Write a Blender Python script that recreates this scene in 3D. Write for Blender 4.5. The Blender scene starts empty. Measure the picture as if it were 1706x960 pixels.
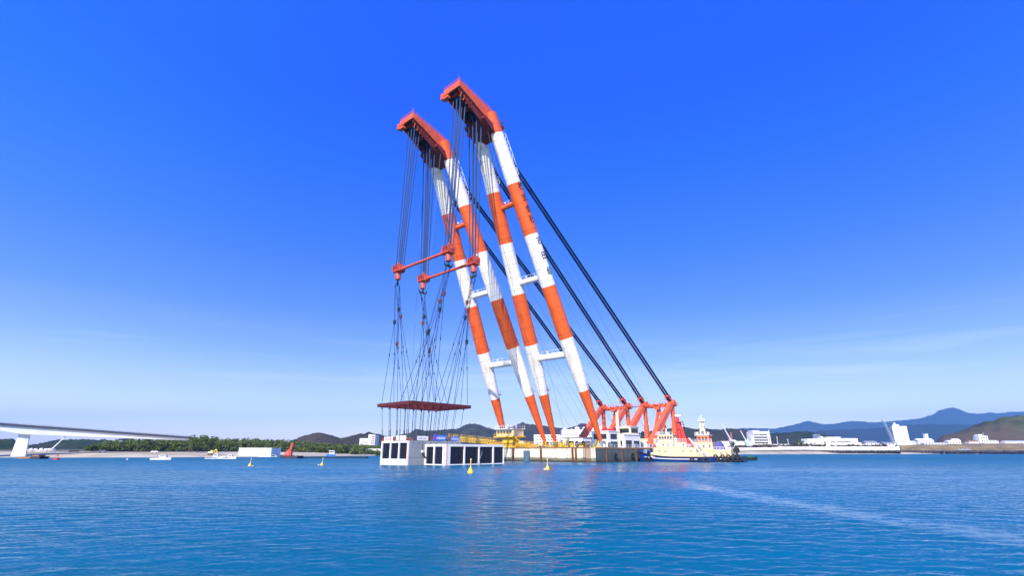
import bpy, bmesh, math, random
import numpy as np
from mathutils import Vector, Matrix
R = math.radians
random.seed(7); rng = np.random.default_rng(7)
S = bpy.context.scene
C = S.collection

# ------------------------------------------------------------------ camera
CAM_F, CAM_P, CAM_H = 848.591, R(17.776), 3.439        # focal length in photo pixels, pitch, eye height over water
cd = bpy.data.cameras.new('camera'); cam = bpy.data.objects.new('camera', cd); C.objects.link(cam)
cam.location = (0, 0, CAM_H); cam.rotation_euler = (R(90) + CAM_P, 0, 0)
cd.sensor_width = 36; cd.lens = CAM_F / 1706 * 36; cd.clip_start = .1; cd.clip_end = 60000
S.camera = cam
# ------------------------------------------------------------------ world, sun
SUN_DIR = Vector((-.313 * math.cos(R(37)), -.948 * math.cos(R(37)), math.sin(R(37)))).normalized()
SUN_EL = math.asin(SUN_DIR.z); SUN_AZ = math.atan2(SUN_DIR.x, SUN_DIR.y)
w = bpy.data.worlds.new('World'); S.world = w; w.use_nodes = True
nt = w.node_tree; nt.nodes.clear()
sky = nt.nodes.new('ShaderNodeTexSky'); sky.sky_type = 'NISHITA'; sky.sun_disc = False
sky.sun_elevation = SUN_EL; sky.sun_rotation = SUN_AZ; sky.air_density = 1.0; sky.dust_density = .6; sky.ozone_density = 1.5
tc = nt.nodes.new('ShaderNodeTexCoord'); sep = nt.nodes.new('ShaderNodeSeparateXYZ')
nt.links.new(tc.outputs['Generated'], sep.inputs[0])
# clear winter air: deepen the Nishita sky by elevation (same all round the horizon)
ramp = nt.nodes.new('ShaderNodeValToRGB'); nt.links.new(sep.outputs['Z'], ramp.inputs[0])
SKY_TINT = [(0.0, (2.7, 2.4, 2.4)), (.05, (2.2, 1.98, 2.15)), (.10, (1.62, 1.53, 1.9)), (.17, (.98, 1.12, 1.85)), (.25, (.57, .88, 2.0)), (.36, (.30, .80, 2.4)), (.50, (.12, .80, 3.35)), (.60, (.095, .78, 3.7)), (.72, (.13, .93, 4.5))]
el = ramp.color_ramp.elements
while len(el) < len(SKY_TINT): el.new(.5)
for e, (p, c) in zip(el, SKY_TINT): e.position = p; e.color = (c[0] / 5, c[1] / 5, c[2] / 5, 1)
x4 = nt.nodes.new('ShaderNodeVectorMath'); x4.operation = 'SCALE'; x4.inputs[3].default_value = 5; nt.links.new(ramp.outputs[0], x4.inputs[0])
mul = nt.nodes.new('ShaderNodeMix'); mul.data_type = 'RGBA'; mul.blend_type = 'MULTIPLY'; mul.inputs[0].default_value = 1; mul.clamp_result = False
nt.links.new(sky.outputs[0], mul.inputs[6]); nt.links.new(x4.outputs[0], mul.inputs[7])
bg = nt.nodes.new('ShaderNodeBackground'); bg.inputs[1].default_value = .071
out = nt.nodes.new('ShaderNodeOutputWorld')
# the sky pales from the antisolar side round towards the sun's side
hv = nt.nodes.new('ShaderNodeCombineXYZ'); nt.links.new(sep.outputs['X'], hv.inputs[0]); nt.links.new(sep.outputs['Y'], hv.inputs[1])
hn = nt.nodes.new('ShaderNodeVectorMath'); hn.operation = 'NORMALIZE'; nt.links.new(hv.outputs[0], hn.inputs[0])
dt = nt.nodes.new('ShaderNodeVectorMath'); dt.operation = 'DOT_PRODUCT'; nt.links.new(hn.outputs[0], dt.inputs[0]); dt.inputs[1].default_value = (math.sin(R(13)), math.cos(R(13)), 0)
am = nt.nodes.new('ShaderNodeMapRange'); am.interpolation_type = 'SMOOTHSTEP'; am.inputs[1].default_value = .94; am.inputs[2].default_value = .42; nt.links.new(dt.outputs['Value'], am.inputs[0])
az = nt.nodes.new('ShaderNodeMix'); az.data_type = 'RGBA'; az.clamp_result = False; nt.links.new(am.outputs[0], az.inputs[0]); az.inputs[6].default_value = (1, 1, 1, 1); az.inputs[7].default_value = (1.42, 1.38, 1.12, 1)
m2 = nt.nodes.new('ShaderNodeMix'); m2.data_type = 'RGBA'; m2.blend_type = 'MULTIPLY'; m2.inputs[0].default_value = 1; nt.links.new(mul.outputs[2], m2.inputs[6]); nt.links.new(az.outputs[2], m2.inputs[7])
# thin high streaks of cirrus low over the horizon
cm = nt.nodes.new('ShaderNodeMapping'); cm.inputs['Scale'].default_value = (1.3, 1.3, 22); cm.inputs['Rotation'].default_value = (0, R(-3.2), R(8)); cm.inputs['Location'].default_value = (2.7, .9, 5.3); nt.links.new(tc.outputs['Generated'], cm.inputs[0])
cn = nt.nodes.new('ShaderNodeTexNoise'); cn.inputs['Scale'].default_value = 1.6; cn.inputs['Detail'].default_value = 5; cn.inputs['Roughness'].default_value = .6; cn.inputs['Distortion'].default_value = .5; nt.links.new(cm.outputs[0], cn.inputs['Vector'])
c1 = nt.nodes.new('ShaderNodeMapRange'); c1.inputs[1].default_value = .50; c1.inputs[2].default_value = .72; c1.inputs[4].default_value = .20; nt.links.new(cn.outputs[0], c1.inputs[0])
c2 = nt.nodes.new('ShaderNodeValToRGB'); nt.links.new(sep.outputs['Z'], c2.inputs[0]); ce = c2.color_ramp.elements; ce[0].position = .04; ce[0].color = (0, 0, 0, 1); ce[1].position = .12; ce[1].color = (1, 1, 1, 1); e3 = ce.new(.24); e3.color = (0, 0, 0, 1)
c3 = nt.nodes.new('ShaderNodeMath'); c3.operation = 'MULTIPLY'; nt.links.new(c1.outputs[0], c3.inputs[0]); nt.links.new(c2.outputs[0], c3.inputs[1])
cx = nt.nodes.new('ShaderNodeMix'); cx.data_type = 'RGBA'; cx.clamp_result = False; nt.links.new(c3.outputs[0], cx.inputs[0]); nt.links.new(m2.outputs[2], cx.inputs[6]); cx.inputs[7].default_value = (13, 14, 15, 1)
nt.links.new(cx.outputs[2], bg.inputs[0]); nt.links.new(bg.outputs[0], out.inputs[0])
sl = bpy.data.lights.new('sun', 'SUN'); sl.energy = 4.9; sl.angle = R(.5); sl.color = (1, .90, .74)
so = bpy.data.objects.new('sun', sl); C.objects.link(so); so.rotation_euler = SUN_DIR.to_track_quat('Z', 'Y').to_euler()
S.view_settings.view_transform = 'Standard'; S.view_settings.look = 'None'; S.view_settings.exposure = .5; S.view_settings.gamma = 1

# ------------------------------------------------------------------ site geometry helpers
def at(px, py, Y):
    """ground-plan placing: the point seen at photo pixel (px,py) that lies Y metres north of the quay"""
    a = (px - 853) / CAM_F; b = (480 - py) / CAM_F
    d = Vector((a, math.cos(CAM_P) - b * math.sin(CAM_P), math.sin(CAM_P) + b * math.cos(CAM_P)))
    return Vector((0, 0, CAM_H)) + d * (Y / d.y)
HD = R(-132.539); OX, OY = 13.701, 190.613
DU = Vector((math.cos(HD), math.sin(HD), 0)); DV = Vector((-DU.y, DU.x, 0)); ORI = Vector((OX, OY, 0))
def uv(u, v, z=0): return ORI + DU * u + DV * v + Vector((0, 0, z))

# ------------------------------------------------------------------ materials
MATS = {}
def mat(name, col, rough=.6, metal=0, var=.12, scale=1.5, stretch=(1, 1, 1), bump=.0, spots=None, spot_amt=.5, spot_scale=1., spot_stretch=(1, 1, 1), coat=0, col2=None, spec=.5):
    if name in MATS: return MATS[name]
    m = bpy.data.materials.new(name); m.use_nodes = True; n = m.node_tree; b = n.nodes['Principled BSDF']
    b.inputs['Roughness'].default_value = rough; b.inputs['Metallic'].default_value = metal; b.inputs['Coat Weight'].default_value = coat
    b.inputs['Specular IOR Level'].default_value = spec
    tcn = n.nodes.new('ShaderNodeTexCoord'); mp = n.nodes.new('ShaderNodeMapping'); mp.inputs['Scale'].default_value = stretch
    n.links.new(tcn.outputs['Object'], mp.inputs[0])
    nz = n.nodes.new('ShaderNodeTexNoise'); nz.inputs['Scale'].default_value = scale; nz.inputs['Detail'].default_value = 6; nz.inputs['Roughness'].default_value = .6
    n.links.new(mp.outputs[0], nz.inputs['Vector'])
    r = n.nodes.new('ShaderNodeValToRGB')
    lo = col2 if col2 else tuple(c * (1 - var) for c in col); hi = col if col2 else tuple(min(1, c * (1 + var * .6)) for c in col)
    r.color_ramp.elements[0].position = .3; r.color_ramp.elements[0].color = (*lo, 1)
    r.color_ramp.elements[1].position = .7; r.color_ramp.elements[1].color = (*hi, 1)
    n.links.new(nz.outputs[0], r.inputs[0]); src = r.outputs[0]
    if spots:
        mp2 = n.nodes.new('ShaderNodeMapping'); mp2.inputs['Scale'].default_value = spot_stretch; n.links.new(tcn.outputs['Object'], mp2.inputs[0])
        n2 = n.nodes.new('ShaderNodeTexNoise'); n2.inputs['Scale'].default_value = spot_scale; n2.inputs['Detail'].default_value = 8; n2.inputs['Roughness'].default_value = .65
        n.links.new(mp2.outputs[0], n2.inputs['Vector'])
        r2 = n.nodes.new('ShaderNodeValToRGB'); r2.color_ramp.elements[0].position = .62 - spot_amt * .22; r2.color_ramp.elements[1].position = .75 - spot_amt * .1
        n.links.new(n2.outputs[0], r2.inputs[0])
        mx = n.nodes.new('ShaderNodeMix'); mx.data_type = 'RGBA'; n.links.new(r2.outputs[0], mx.inputs[0]); n.links.new(src, mx.inputs[6]); mx.inputs[7].default_value = (*spots, 1); src = mx.outputs[2]
    n.links.new(src, b.inputs['Base Color'])
    if bump:
        bp = n.nodes.new('ShaderNodeBump'); bp.inputs['Strength'].default_value = 1; bp.inputs['Distance'].default_value = bump
        n.links.new(nz.outputs[0], bp.inputs['Height']); n.links.new(bp.outputs[0], b.inputs['Normal'])
    MATS[name] = m; return m
ORANGE = mat('orange_paint', (.82, .125, .016), .38, var=.16, scale=.35, stretch=(1, 1, .2), spots=(.42, .05, .015), spot_amt=.25, spot_scale=.6, spot_stretch=(1, 1, .15))
CREAMW = mat('white_leg_paint', (.90, .85, .75), .38, var=.12, scale=.5, stretch=(1, 1, .15), spots=(.50, .34, .19), spot_amt=.38, spot_scale=.7, spot_stretch=(1.4, 1.4, .12))
HEADRED = mat('head_red_paint', (.76, .115, .022), .42, var=.22, scale=.5, spots=(.25, .03, .015), spot_amt=.3, spot_scale=.8)
FRAMEOR = mat('frame_orange_paint', (.80, .13, .045), .5, var=.15, scale=.4, spots=(.35, .06, .03), spot_amt=.3, spot_scale=.9)
BLOCKRED = mat('block_red_paint', (.62, .085, .04), .45, var=.25, scale=.9, spots=(.16, .04, .03), spot_amt=.4, spot_scale=1.4)
DKRED = mat('frame_oxide_red', (.12, .014, .010), .6, var=.3, scale=.7)
HEADIN = mat('head_shaded_red', (.17, .016, .008), .55, var=.3, scale=.7)  # the head's red darkened: shade inside and under the jib heads put into the colour
ROPE = mat('steel_rope', (.022, .055, .15), .55, .3, var=.2, scale=3)
ROPEL = mat('worn_rope', (.10, .12, .16), .6, .2, var=.2, scale=3)
HOOKM = mat('hook_green_steel', (.03, .06, .06), .5, .3, var=.2)
WHITE = mat('white_paint', (.82, .80, .75), .5, var=.10, scale=.3)
WHITEP = mat('white_plaster', (.80, .79, .76), .8, var=.10, scale=.15, stretch=(1, 1, .4))
GREYC = mat('grey_concrete', (.27, .28, .29), .85, var=.14, scale=.3, stretch=(1, 1, .5), spots=(.33, .33, .33), spot_amt=.2, spot_scale=.4)
CONCW = mat('pale_concrete', (.76, .75, .71), .8, var=.12, scale=.35, stretch=(1, 1, .5), spots=(.50, .49, .44), spot_amt=.25, spot_scale=.9, spot_stretch=(1, 1, .2))
SLOT = mat('dark_screen', (.004, .006, .018), .5, var=.3, scale=.6)
SLOTB = mat('screen_bar', (.011, .014, .032), .5, var=.3)
BLACK = mat('black_rubber', (.014, .014, .017), .8, var=.3)
DARK = mat('dark_opening', (.02, .024, .03), .25, var=.3)
YEL = mat('yellow_paint', (.78, .47, .03), .5, var=.2, scale=1., spots=(.40, .20, .04), spot_amt=.3, spot_scale=1.2)
YELB = mat('buoy_yellow', (.76, .52, .03), .45, var=.1, scale=2)
CREAM = mat('cream_paint', (.80, .68, .42), .5, var=.10, scale=.5, spots=(.55, .40, .2), spot_amt=.15, spot_scale=.9)
TUGCR = mat('tug_cream_paint', (.72, .57, .32), .45, var=.06, scale=.5)
RED = mat('signal_red', (.68, .03, .02), .45, var=.15)
NAVY = mat('navy_hull', (.012, .05, .26), .35, var=.15, scale=.6)
GREENP = mat('boat_green', (.02, .10, .07), .5, var=.2)
GLASS = mat('window_glass', (.03, .05, .07), .12, var=.2)
RAIL = mat('rail_white', (.75, .76, .78), .5, var=.05)
STEELG = mat('grey_steel', (.30, .33, .36), .5, .3, var=.15)
BLUEP = mat('blue_paint', (.03, .16, .55), .5, var=.1)
PURP = mat('purple_print', (.25, .05, .40), .6, var=.05)
REDP = mat('red_print', (.75, .06, .03), .6, var=.05)
YELP = mat('pale_yellow_print', (.80, .70, .30), .6, var=.05)
RUST = mat('rusty_fender', (.16, .07, .035), .85, var=.4, scale=1.2)
ROOFG = mat('grey_roof', (.22, .24, .27), .7, var=.15)
ROOFT = mat('teal_roof', (.08, .32, .30), .6, var=.1)
SAND = mat('sand', (.48, .40, .32), .95, var=.2, scale=.08, stretch=(1, 1, 1), spots=(.26, .22, .18), spot_amt=.3, spot_scale=.05, bump=.1)
TRUNK = mat('tree_bark', (.10, .07, .05), .9, var=.3)
BROWNB = mat('brown_plate', (.30, .15, .07), .7, var=.3)

def hull_mat(name, base, dirt, rust, low):
    """painted hull plates: vertical rust runs, dark weed line near the water, by object height"""
    m = bpy.data.materials.new(name); m.use_nodes = True; n = m.node_tree; L = n.links.new; b = n.nodes['Principled BSDF']; b.inputs['Roughness'].default_value = .7
    t = n.nodes.new('ShaderNodeTexCoord')
    def noise(sc, st, det=6):
        mp = n.nodes.new('ShaderNodeMapping'); mp.inputs['Scale'].default_value = st; L(t.outputs['Object'], mp.inputs[0])
        z = n.nodes.new('ShaderNodeTexNoise'); z.inputs['Scale'].default_value = sc; z.inputs['Detail'].default_value = det; L(mp.outputs[0], z.inputs['Vector']); return z.outputs[0]
    def rampn(s, a, b2):
        r = n.nodes.new('ShaderNodeMapRange'); r.inputs[1].default_value = a; r.inputs[2].default_value = b2; L(s, r.inputs[0]); return r.outputs[0]
    def mix(f, a, bcol):
        x = n.nodes.new('ShaderNodeMix'); x.data_type = 'RGBA'; L(f, x.inputs[0])
        if isinstance(a, tuple): x.inputs[6].default_value = (*a, 1)
        else: L(a, x.inputs[6])
        x.inputs[7].default_value = (*bcol, 1); return x.outputs[2]
    c = mix(rampn(noise(.5, (1, 1, .6)), .35, .65), base, dirt)
    c = mix(rampn(noise(.9, (1, 1, .06)), .56, .70), c, rust)
    sp = n.nodes.new('ShaderNodeSeparateXYZ'); L(t.outputs['Object'], sp.inputs[0])
    ad = n.nodes.new('ShaderNodeMath'); ad.operation = 'MULTIPLY_ADD'; L(noise(.6, (1, 1, 1)), ad.inputs[0]); ad.inputs[1].default_value = .9; L(sp.outputs[2], ad.inputs[2])
    c = mix(rampn(ad.outputs[0], 2.05, 1.6), c, low)
    c = mix(rampn(ad.outputs[0], 1.15, .9), c, (.05, .04, .03))
    L(c, b.inputs['Base Color']); MATS[name] = m; return m
HULLF = hull_mat('barge_bow_paint', (.84, .76, .56), (.76, .64, .42), (.40, .20, .07), (.17, .16, .10))
HULLS = hull_mat('barge_side_paint', (.115, .125, .12), (.060, .072, .075), (.13, .085, .04), (.07, .075, .06))

# ------------------------------------------------------------------ mesh helpers
class MB:
    def __init__(s): s.v = []; s.f = []; s.m = []; s.sm = []
    def add(s, vs, fs, mi=0, smooth=False):
        o = len(s.v); s.v += [tuple(p) for p in vs]; s.f += [tuple(i + o for i in f) for f in fs]; s.m += [mi] * len(fs); s.sm += [smooth] * len(fs); return s
    def box(s, x0, x1, y0, y1, z0, z1, mi=0):
        v = [(x, y, z) for z in (z0, z1) for (x, y) in ((x0, y0), (x1, y0), (x1, y1), (x0, y1))]
        return s.add(v, [(3, 2, 1, 0), (4, 5, 6, 7), (0, 1, 5, 4), (1, 2, 6, 5), (2, 3, 7, 6), (3, 0, 4, 7)], mi)
    def beam(s, p, q, w, h, mi=0, up=(0, 0, 1), w2=None, h2=None):
        p = Vector(p); q = Vector(q); d = (q - p).normalized(); up = Vector(up)
        if abs(d.dot(up)) > .98: up = Vector((1, 0, 0))
        a = d.cross(up).normalized(); b = a.cross(d).normalized(); v = []
        for c, ww, hh in ((p, w, h), (q, w2 or w, h2 or h)):
            for (i, j) in ((-1, -1), (1, -1), (1, 1), (-1, 1)): v.append(c + a * i * ww / 2 + b * j * hh / 2)
        return s.add(v, [(0, 1, 2, 3), (7, 6, 5, 4), (1, 0, 4, 5), (2, 1, 5, 6), (3, 2, 6, 7), (0, 3, 7, 4)], mi)
    def tube(s, pts, rad, n=8, mi=0, caps=True, mis=None):
        """pts list of points, rad number or list"""
        pts = [Vector(p) for p in pts]; rr = rad if isinstance(rad, (list, tuple)) else [rad] * len(pts); v = []; f = []; m = []
        d0 = (pts[-1] - pts[0]).normalized(); ref = Vector((0, 0, 1)) if abs(d0.z) < .9 else Vector((1, 0, 0))
        for k, (p, r_) in enumerate(zip(pts, rr)):
            d = (pts[min(k + 1, len(pts) - 1)] - pts[max(k - 1, 0)]).normalized(); a = d.cross(ref).normalized(); b = a.cross(d)
            for i in range(n):
                t = 2 * math.pi * i / n; v.append(p + (a * math.cos(t) + b * math.sin(t)) * r_)
        o = len(s.v); s.v += [tuple(p) for p in v]
        for k in range(len(pts) - 1):
            for i in range(n):
                j = (i + 1) % n; s.f.append((o + k * n + j, o + k * n + i, o + (k + 1) * n + i, o + (k + 1) * n + j)); s.m.append(mis[k] if mis else mi); s.sm.append(n > 5)
        if caps:
            s.f.append(tuple(o + i for i in range(n))); s.m.append(mis[0] if mis else mi); s.sm.append(False)
            e = o + (len(pts) - 1) * n; s.f.append(tuple(e + n - 1 - i for i in range(n))); s.m.append(mis[-1] if mis else mi); s.sm.append(False)
        return s
    def prism(s, poly, axis, a, b, mi=0):
        """poly 2D points; axis 'x','y','z' extruded from a to b"""
        def P(p, t): return (t, p[0], p[1]) if axis == 'x' else ((p[0], t, p[1]) if axis == 'y' else (p[0], p[1], t))
        n = len(poly); v = [P(p, a) for p in poly] + [P(p, b) for p in poly]
        return s.add(v, [tuple(range(n))[::-1], tuple(range(n, 2 * n))] + [(i, (i + 1) % n, n + (i + 1) % n, n + i) for i in range(n)], mi)
    def sphere(s, c, r, n=10, mi=0, sz=1):
        v = [(c[0], c[1], c[2] - r * sz)]; f = []
        for k in range(1, n // 2):
            t = math.pi * k / (n // 2)
            for i in range(n): a = 2 * math.pi * i / n; v.append((c[0] + r * math.sin(t) * math.cos(a), c[1] + r * math.sin(t) * math.sin(a), c[2] - r * sz * math.cos(t)))
        v.append((c[0], c[1], c[2] + r * sz)); e = len(v) - 1
        for i in range(n): f.append((0, 1 + (i + 1) % n, 1 + i)); f.append((e, e - n + i, e - n + (i + 1) % n))
        for k in range(n // 2 - 2):
            for i in range(n): a = 1 + k * n + i; b = 1 + k * n + (i + 1) % n; f.append((a, b, b + n, a + n))
        return s.add(v, f, mi, True)
    def ring(s, c, r, t, axis='y', n=12, mi=0, m=6):
        """torus"""
        v = []; f = []
        for i in range(n):
            a = 2 * math.pi * i / n
            for j in range(m):
                b = 2 * math.pi * j / m; q = r + t * math.cos(b); h = t * math.sin(b); x, y = q * math.cos(a), q * math.sin(a)
                p = (x, h, y) if axis == 'y' else ((h, x, y) if axis == 'x' else (x, y, h)); v.append((c[0] + p[0], c[1] + p[1], c[2] + p[2]))
        for i in range(n):
            for j in range(m): f.append((i * m + j, ((i + 1) % n) * m + j, ((i + 1) % n) * m + (j + 1) % m, i * m + (j + 1) % m))
        return s.add(v, f, mi, True)
    def rail(s, pts, h=1.0, step=2.0, r=.04, mi=0, mids=1):
        for p, q in zip(pts[:-1], pts[1:]):
            p = Vector(p); q = Vector(q); L = (q - p).length; n = max(1, round(L / step))
            for k in range(mids + 1): z = Vector((0, 0, h * (k + 1) / (mids + 1))); s.beam(p + z, q + z, r * 1.6, r * 1.6, mi)
            for i in range(n + 1): c = p.lerp(q, i / n); s.beam(c, c + Vector((0, 0, h)), r * 1.6, r * 1.6, mi, up=(1, 0, 0))
        return s
    def mesh(s, name, mats):
        me = bpy.data.meshes.new(name); me.from_pydata(s.v, [], s.f)
        for m in (mats if isinstance(mats, (list, tuple)) else [mats]): me.materials.append(m)
        me.polygons.foreach_set('material_index', s.m); me.polygons.foreach_set('use_smooth', s.sm)
        bm = bmesh.new(); bm.from_mesh(me); bmesh.ops.recalc_face_normals(bm, faces=bm.faces); bm.to_mesh(me); bm.free()
        if any(s.sm):
            try: me.set_sharp_from_angle(angle=R(40))
            except Exception: pass
        me.update(); return me
    def build(s, name, mats, parent=None, loc=None, kind=None, label=None):
        o = bpy.data.objects.new(name, s.mesh(name, mats)); C.objects.link(o)
        if parent is not None: o.parent = parent
        if loc is not None: o.location = loc
        if kind: o['kind'] = kind
        if label: o['label'] = label
        return o
def thing(name, label, cat, loc=(0, 0, 0), rz=0, group=None):
    o = bpy.data.objects.new(name, None); C.objects.link(o); o.location = loc; o.rotation_euler = (0, 0, rz); o.empty_display_size = 1
    o['label'] = label; o['category'] = cat
    if group: o['group'] = group
    return o
def tag(o, label, cat, group=None):
    o['label'] = label; o['category'] = cat
    if group: o['group'] = group
    return o
def copy_tree(root, loc, label, rz=None, scale=None):
    r = root.copy(); C.objects.link(r); r.location = loc; r['label'] = label
    if rz is not None: r.rotation_euler = (0, 0, rz)
    if scale: r.scale = (scale,) * 3
    for ch in list(root.children):
        c = ch.copy(); C.objects.link(c); c.parent = r
        for g in ch.children: d = g.copy(); C.objects.link(d); d.parent = c
    return r

# ================================================================== WATER
def water_material():
    m = bpy.data.materials.new('sea_water'); m.use_nodes = True; n = m.node_tree; L = n.links.new; b = n.nodes['Principled BSDF']
    b.inputs['IOR'].default_value = 1.333; b.inputs['Specular IOR Level'].default_value = .24
    g = n.nodes.new('ShaderNodeNewGeometry')
    def noise(sc, st, det=3, rough=.55, dist=0, rot=0):
        mp = n.nodes.new('ShaderNodeMapping'); mp.inputs['Scale'].default_value = st; mp.inputs['Rotation'].default_value = (0, 0, rot); L(g.outputs['Position'], mp.inputs[0])
        z = n.nodes.new('ShaderNodeTexNoise'); z.inputs['Scale'].default_value = sc; z.inputs['Detail'].default_value = det; z.inputs['Roughness'].default_value = rough; z.inputs['Distortion'].default_value = dist
        L(mp.outputs[0], z.inputs['Vector']); return z.outputs[0]
    def mr(s, a, b2, c=0, d=1):
        r = n.nodes.new('ShaderNodeMapRange'); r.inputs[1].default_value = a; r.inputs[2].default_value = b2; r.inputs[3].default_value = c; r.inputs[4].default_value = d; L(s, r.inputs[0]); return r.outputs[0]
    def math2(op, a, bb):
        x = n.nodes.new('ShaderNodeMath'); x.operation = op
        for i, k in enumerate((a, bb)):
            if isinstance(k, (int, float)): x.inputs[i].default_value = k
            else: L(k, x.inputs[i])
        return x.outputs[0]
    # wind patches and slicks: broad streaks where the ripples are weaker
    patch = mr(noise(.010, (1, 2.6, 1), 4, .6, 1.2, .25), .42, .62)
    slick = mr(noise(.011, (1, 3.0, 1), 4, .6, 1.6, -.30), .52, .70)
    # an old wake lying as a smooth curved band off the tug's side
    sp_ = n.nodes.new('ShaderNodeSeparateXYZ'); L(g.outputs['Position'], sp_.inputs[0])
    cx_ = math2('ADD', math2('MULTIPLY', math2('POWER', math2('MULTIPLY', math2('SUBTRACT', sp_.outputs[1], 24.), .04), 2.), 1.5), math2('SUBTRACT', 23.2, math2('MULTIPLY', sp_.outputs[1], .115)))
    dd = math2('ABSOLUTE', math2('SUBTRACT', math2('SUBTRACT', sp_.outputs[0], cx_), math2('MULTIPLY', math2('SUBTRACT', noise(.22, (1, 1, 1), 3, .6), .5), 4.)), 0)
    wake = math2('MULTIPLY', mr(dd, .9, 2.4, 1, 0), math2('MULTIPLY', mr(sp_.outputs[1], 72, 55, 0, 1), mr(noise(.9, (1, 1, 1), 3, .6), .35, .6, .35, 1)))
    slick = math2('MAXIMUM', math2('MULTIPLY', slick, .6), wake)
    amp = math2('MULTIPLY', mr(patch, 0, 1, .65, 1.15), mr(slick, 0, 1, 1, .12))
    # wave slopes straight from vector noise, so that far ripples stay steep instead of being averaged flat
    def slope(sc, st, det, k, rot):
        mp = n.nodes.new('ShaderNodeMapping'); mp.inputs['Scale'].default_value = st; mp.inputs['Rotation'].default_value = (0, 0, rot); L(g.outputs['Position'], mp.inputs[0])
        z = n.nodes.new('ShaderNodeTexNoise'); z.inputs['Scale'].default_value = sc; z.inputs['Detail'].default_value = det; z.inputs['Roughness'].default_value = .55; z.inputs['Distortion'].default_value = .3
        L(mp.outputs[0], z.inputs['Vector']); v = n.nodes.new('ShaderNodeVectorMath'); v.operation = 'SUBTRACT'; L(z.outputs['Color'], v.inputs[0]); v.inputs[1].default_value = (.5, .5, .5)
        q = n.nodes.new('ShaderNodeVectorMath'); q.operation = 'MULTIPLY'; L(v.outputs[0], q.inputs[0]); q.inputs[1].default_value = (k * .42, k * 1.15, 0); return q.outputs[0]
    def vadd(p, q):
        v = n.nodes.new('ShaderNodeVectorMath'); v.operation = 'ADD'; L(p, v.inputs[0]); L(q, v.inputs[1]); return v.outputs[0]
    ln0 = n.nodes.new('ShaderNodeVectorMath'); ln0.operation = 'LENGTH'; L(g.outputs['Position'], ln0.inputs[0])
    def vscale(p, f):
        v = n.nodes.new('ShaderNodeVectorMath'); v.operation = 'SCALE'; L(p, v.inputs[0]); L(f, v.inputs[3]); return v.outputs[0]
    far = mr(ln0.outputs['Value'], 60, 150)                     # beyond the modelled wavelets the shader carries them all
    farm = mr(ln0.outputs['Value'], 25, 110, .45, 1)
    sl_ = vadd(vadd(vscale(slope(.45, (.6, 1.3, 1), 2, WS[0], .15), far), vscale(slope(1.7, (.6, 1.4, 1), 2, WS[1], -.12), farm)), slope(7.5, (.55, 1.3, 1), 4, WS[2], .2))
    # ripples driven towards the quay: steep leading faces on that side, long gentle backs
    ss_ = n.nodes.new('ShaderNodeSeparateXYZ'); L(sl_, ss_.inputs[0]); cs_ = n.nodes.new('ShaderNodeCombineXYZ'); L(ss_.outputs[0], cs_.inputs[0]); L(math2('SUBTRACT', math2('MINIMUM', ss_.outputs[1], math2('MULTIPLY', ss_.outputs[1], .1)), .078), cs_.inputs[1]); sl_ = cs_.outputs[0]
    sc_ = n.nodes.new('ShaderNodeVectorMath'); sc_.operation = 'SCALE'; L(sl_, sc_.inputs[0]); L(amp, sc_.inputs[3])
    gs = n.nodes.new('ShaderNodeCombineXYZ'); keep = mr(slick, 0, 1, 1, .12); L(keep, gs.inputs[0]); L(keep, gs.inputs[1]); gs.inputs[2].default_value = 1
    gn = n.nodes.new('ShaderNodeVectorMath'); gn.operation = 'MULTIPLY'; L(g.outputs['Normal'], gn.inputs[0]); L(gs.outputs[0], gn.inputs[1])
    nm = vadd(sc_.outputs[0], gn.outputs[0])
    no = n.nodes.new('ShaderNodeVectorMath'); no.operation = 'NORMALIZE'; L(nm, no.inputs[0]); L(no.outputs[0], b.inputs['Normal'])
    cr = n.nodes.new('ShaderNodeValToRGB'); cr.color_ramp.elements[0].color = (.001, .088, .115, 1); cr.color_ramp.elements[1].color = (.001, .108, .18, 1); L(patch, cr.inputs[0]); L(cr.outputs[0], b.inputs['Base Color'])
    ln = n.nodes.new('ShaderNodeVectorMath'); ln.operation = 'LENGTH'; L(g.outputs['Position'], ln.inputs[0])   # open water is rougher than the sheltered strip along the quay
    rr = n.nodes.new('ShaderNodeValToRGB'); L(mr(ln.outputs['Value'], 0, 400), rr.inputs[0]); E_ = rr.color_ramp.elements
    while len(E_) < 5: E_.new(.5)
    for e_, (p_, v_) in zip(E_, ((.03, .08), (.12, .12), (.26, .17), (.45, .26), (.75, .36))): e_.position = p_; e_.color = (v_, v_, v_, 1)
    L(rr.outputs[0], b.inputs['Roughness'])
    return m
WS = (.55, .85, 1.05)
WATER = water_material()
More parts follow.
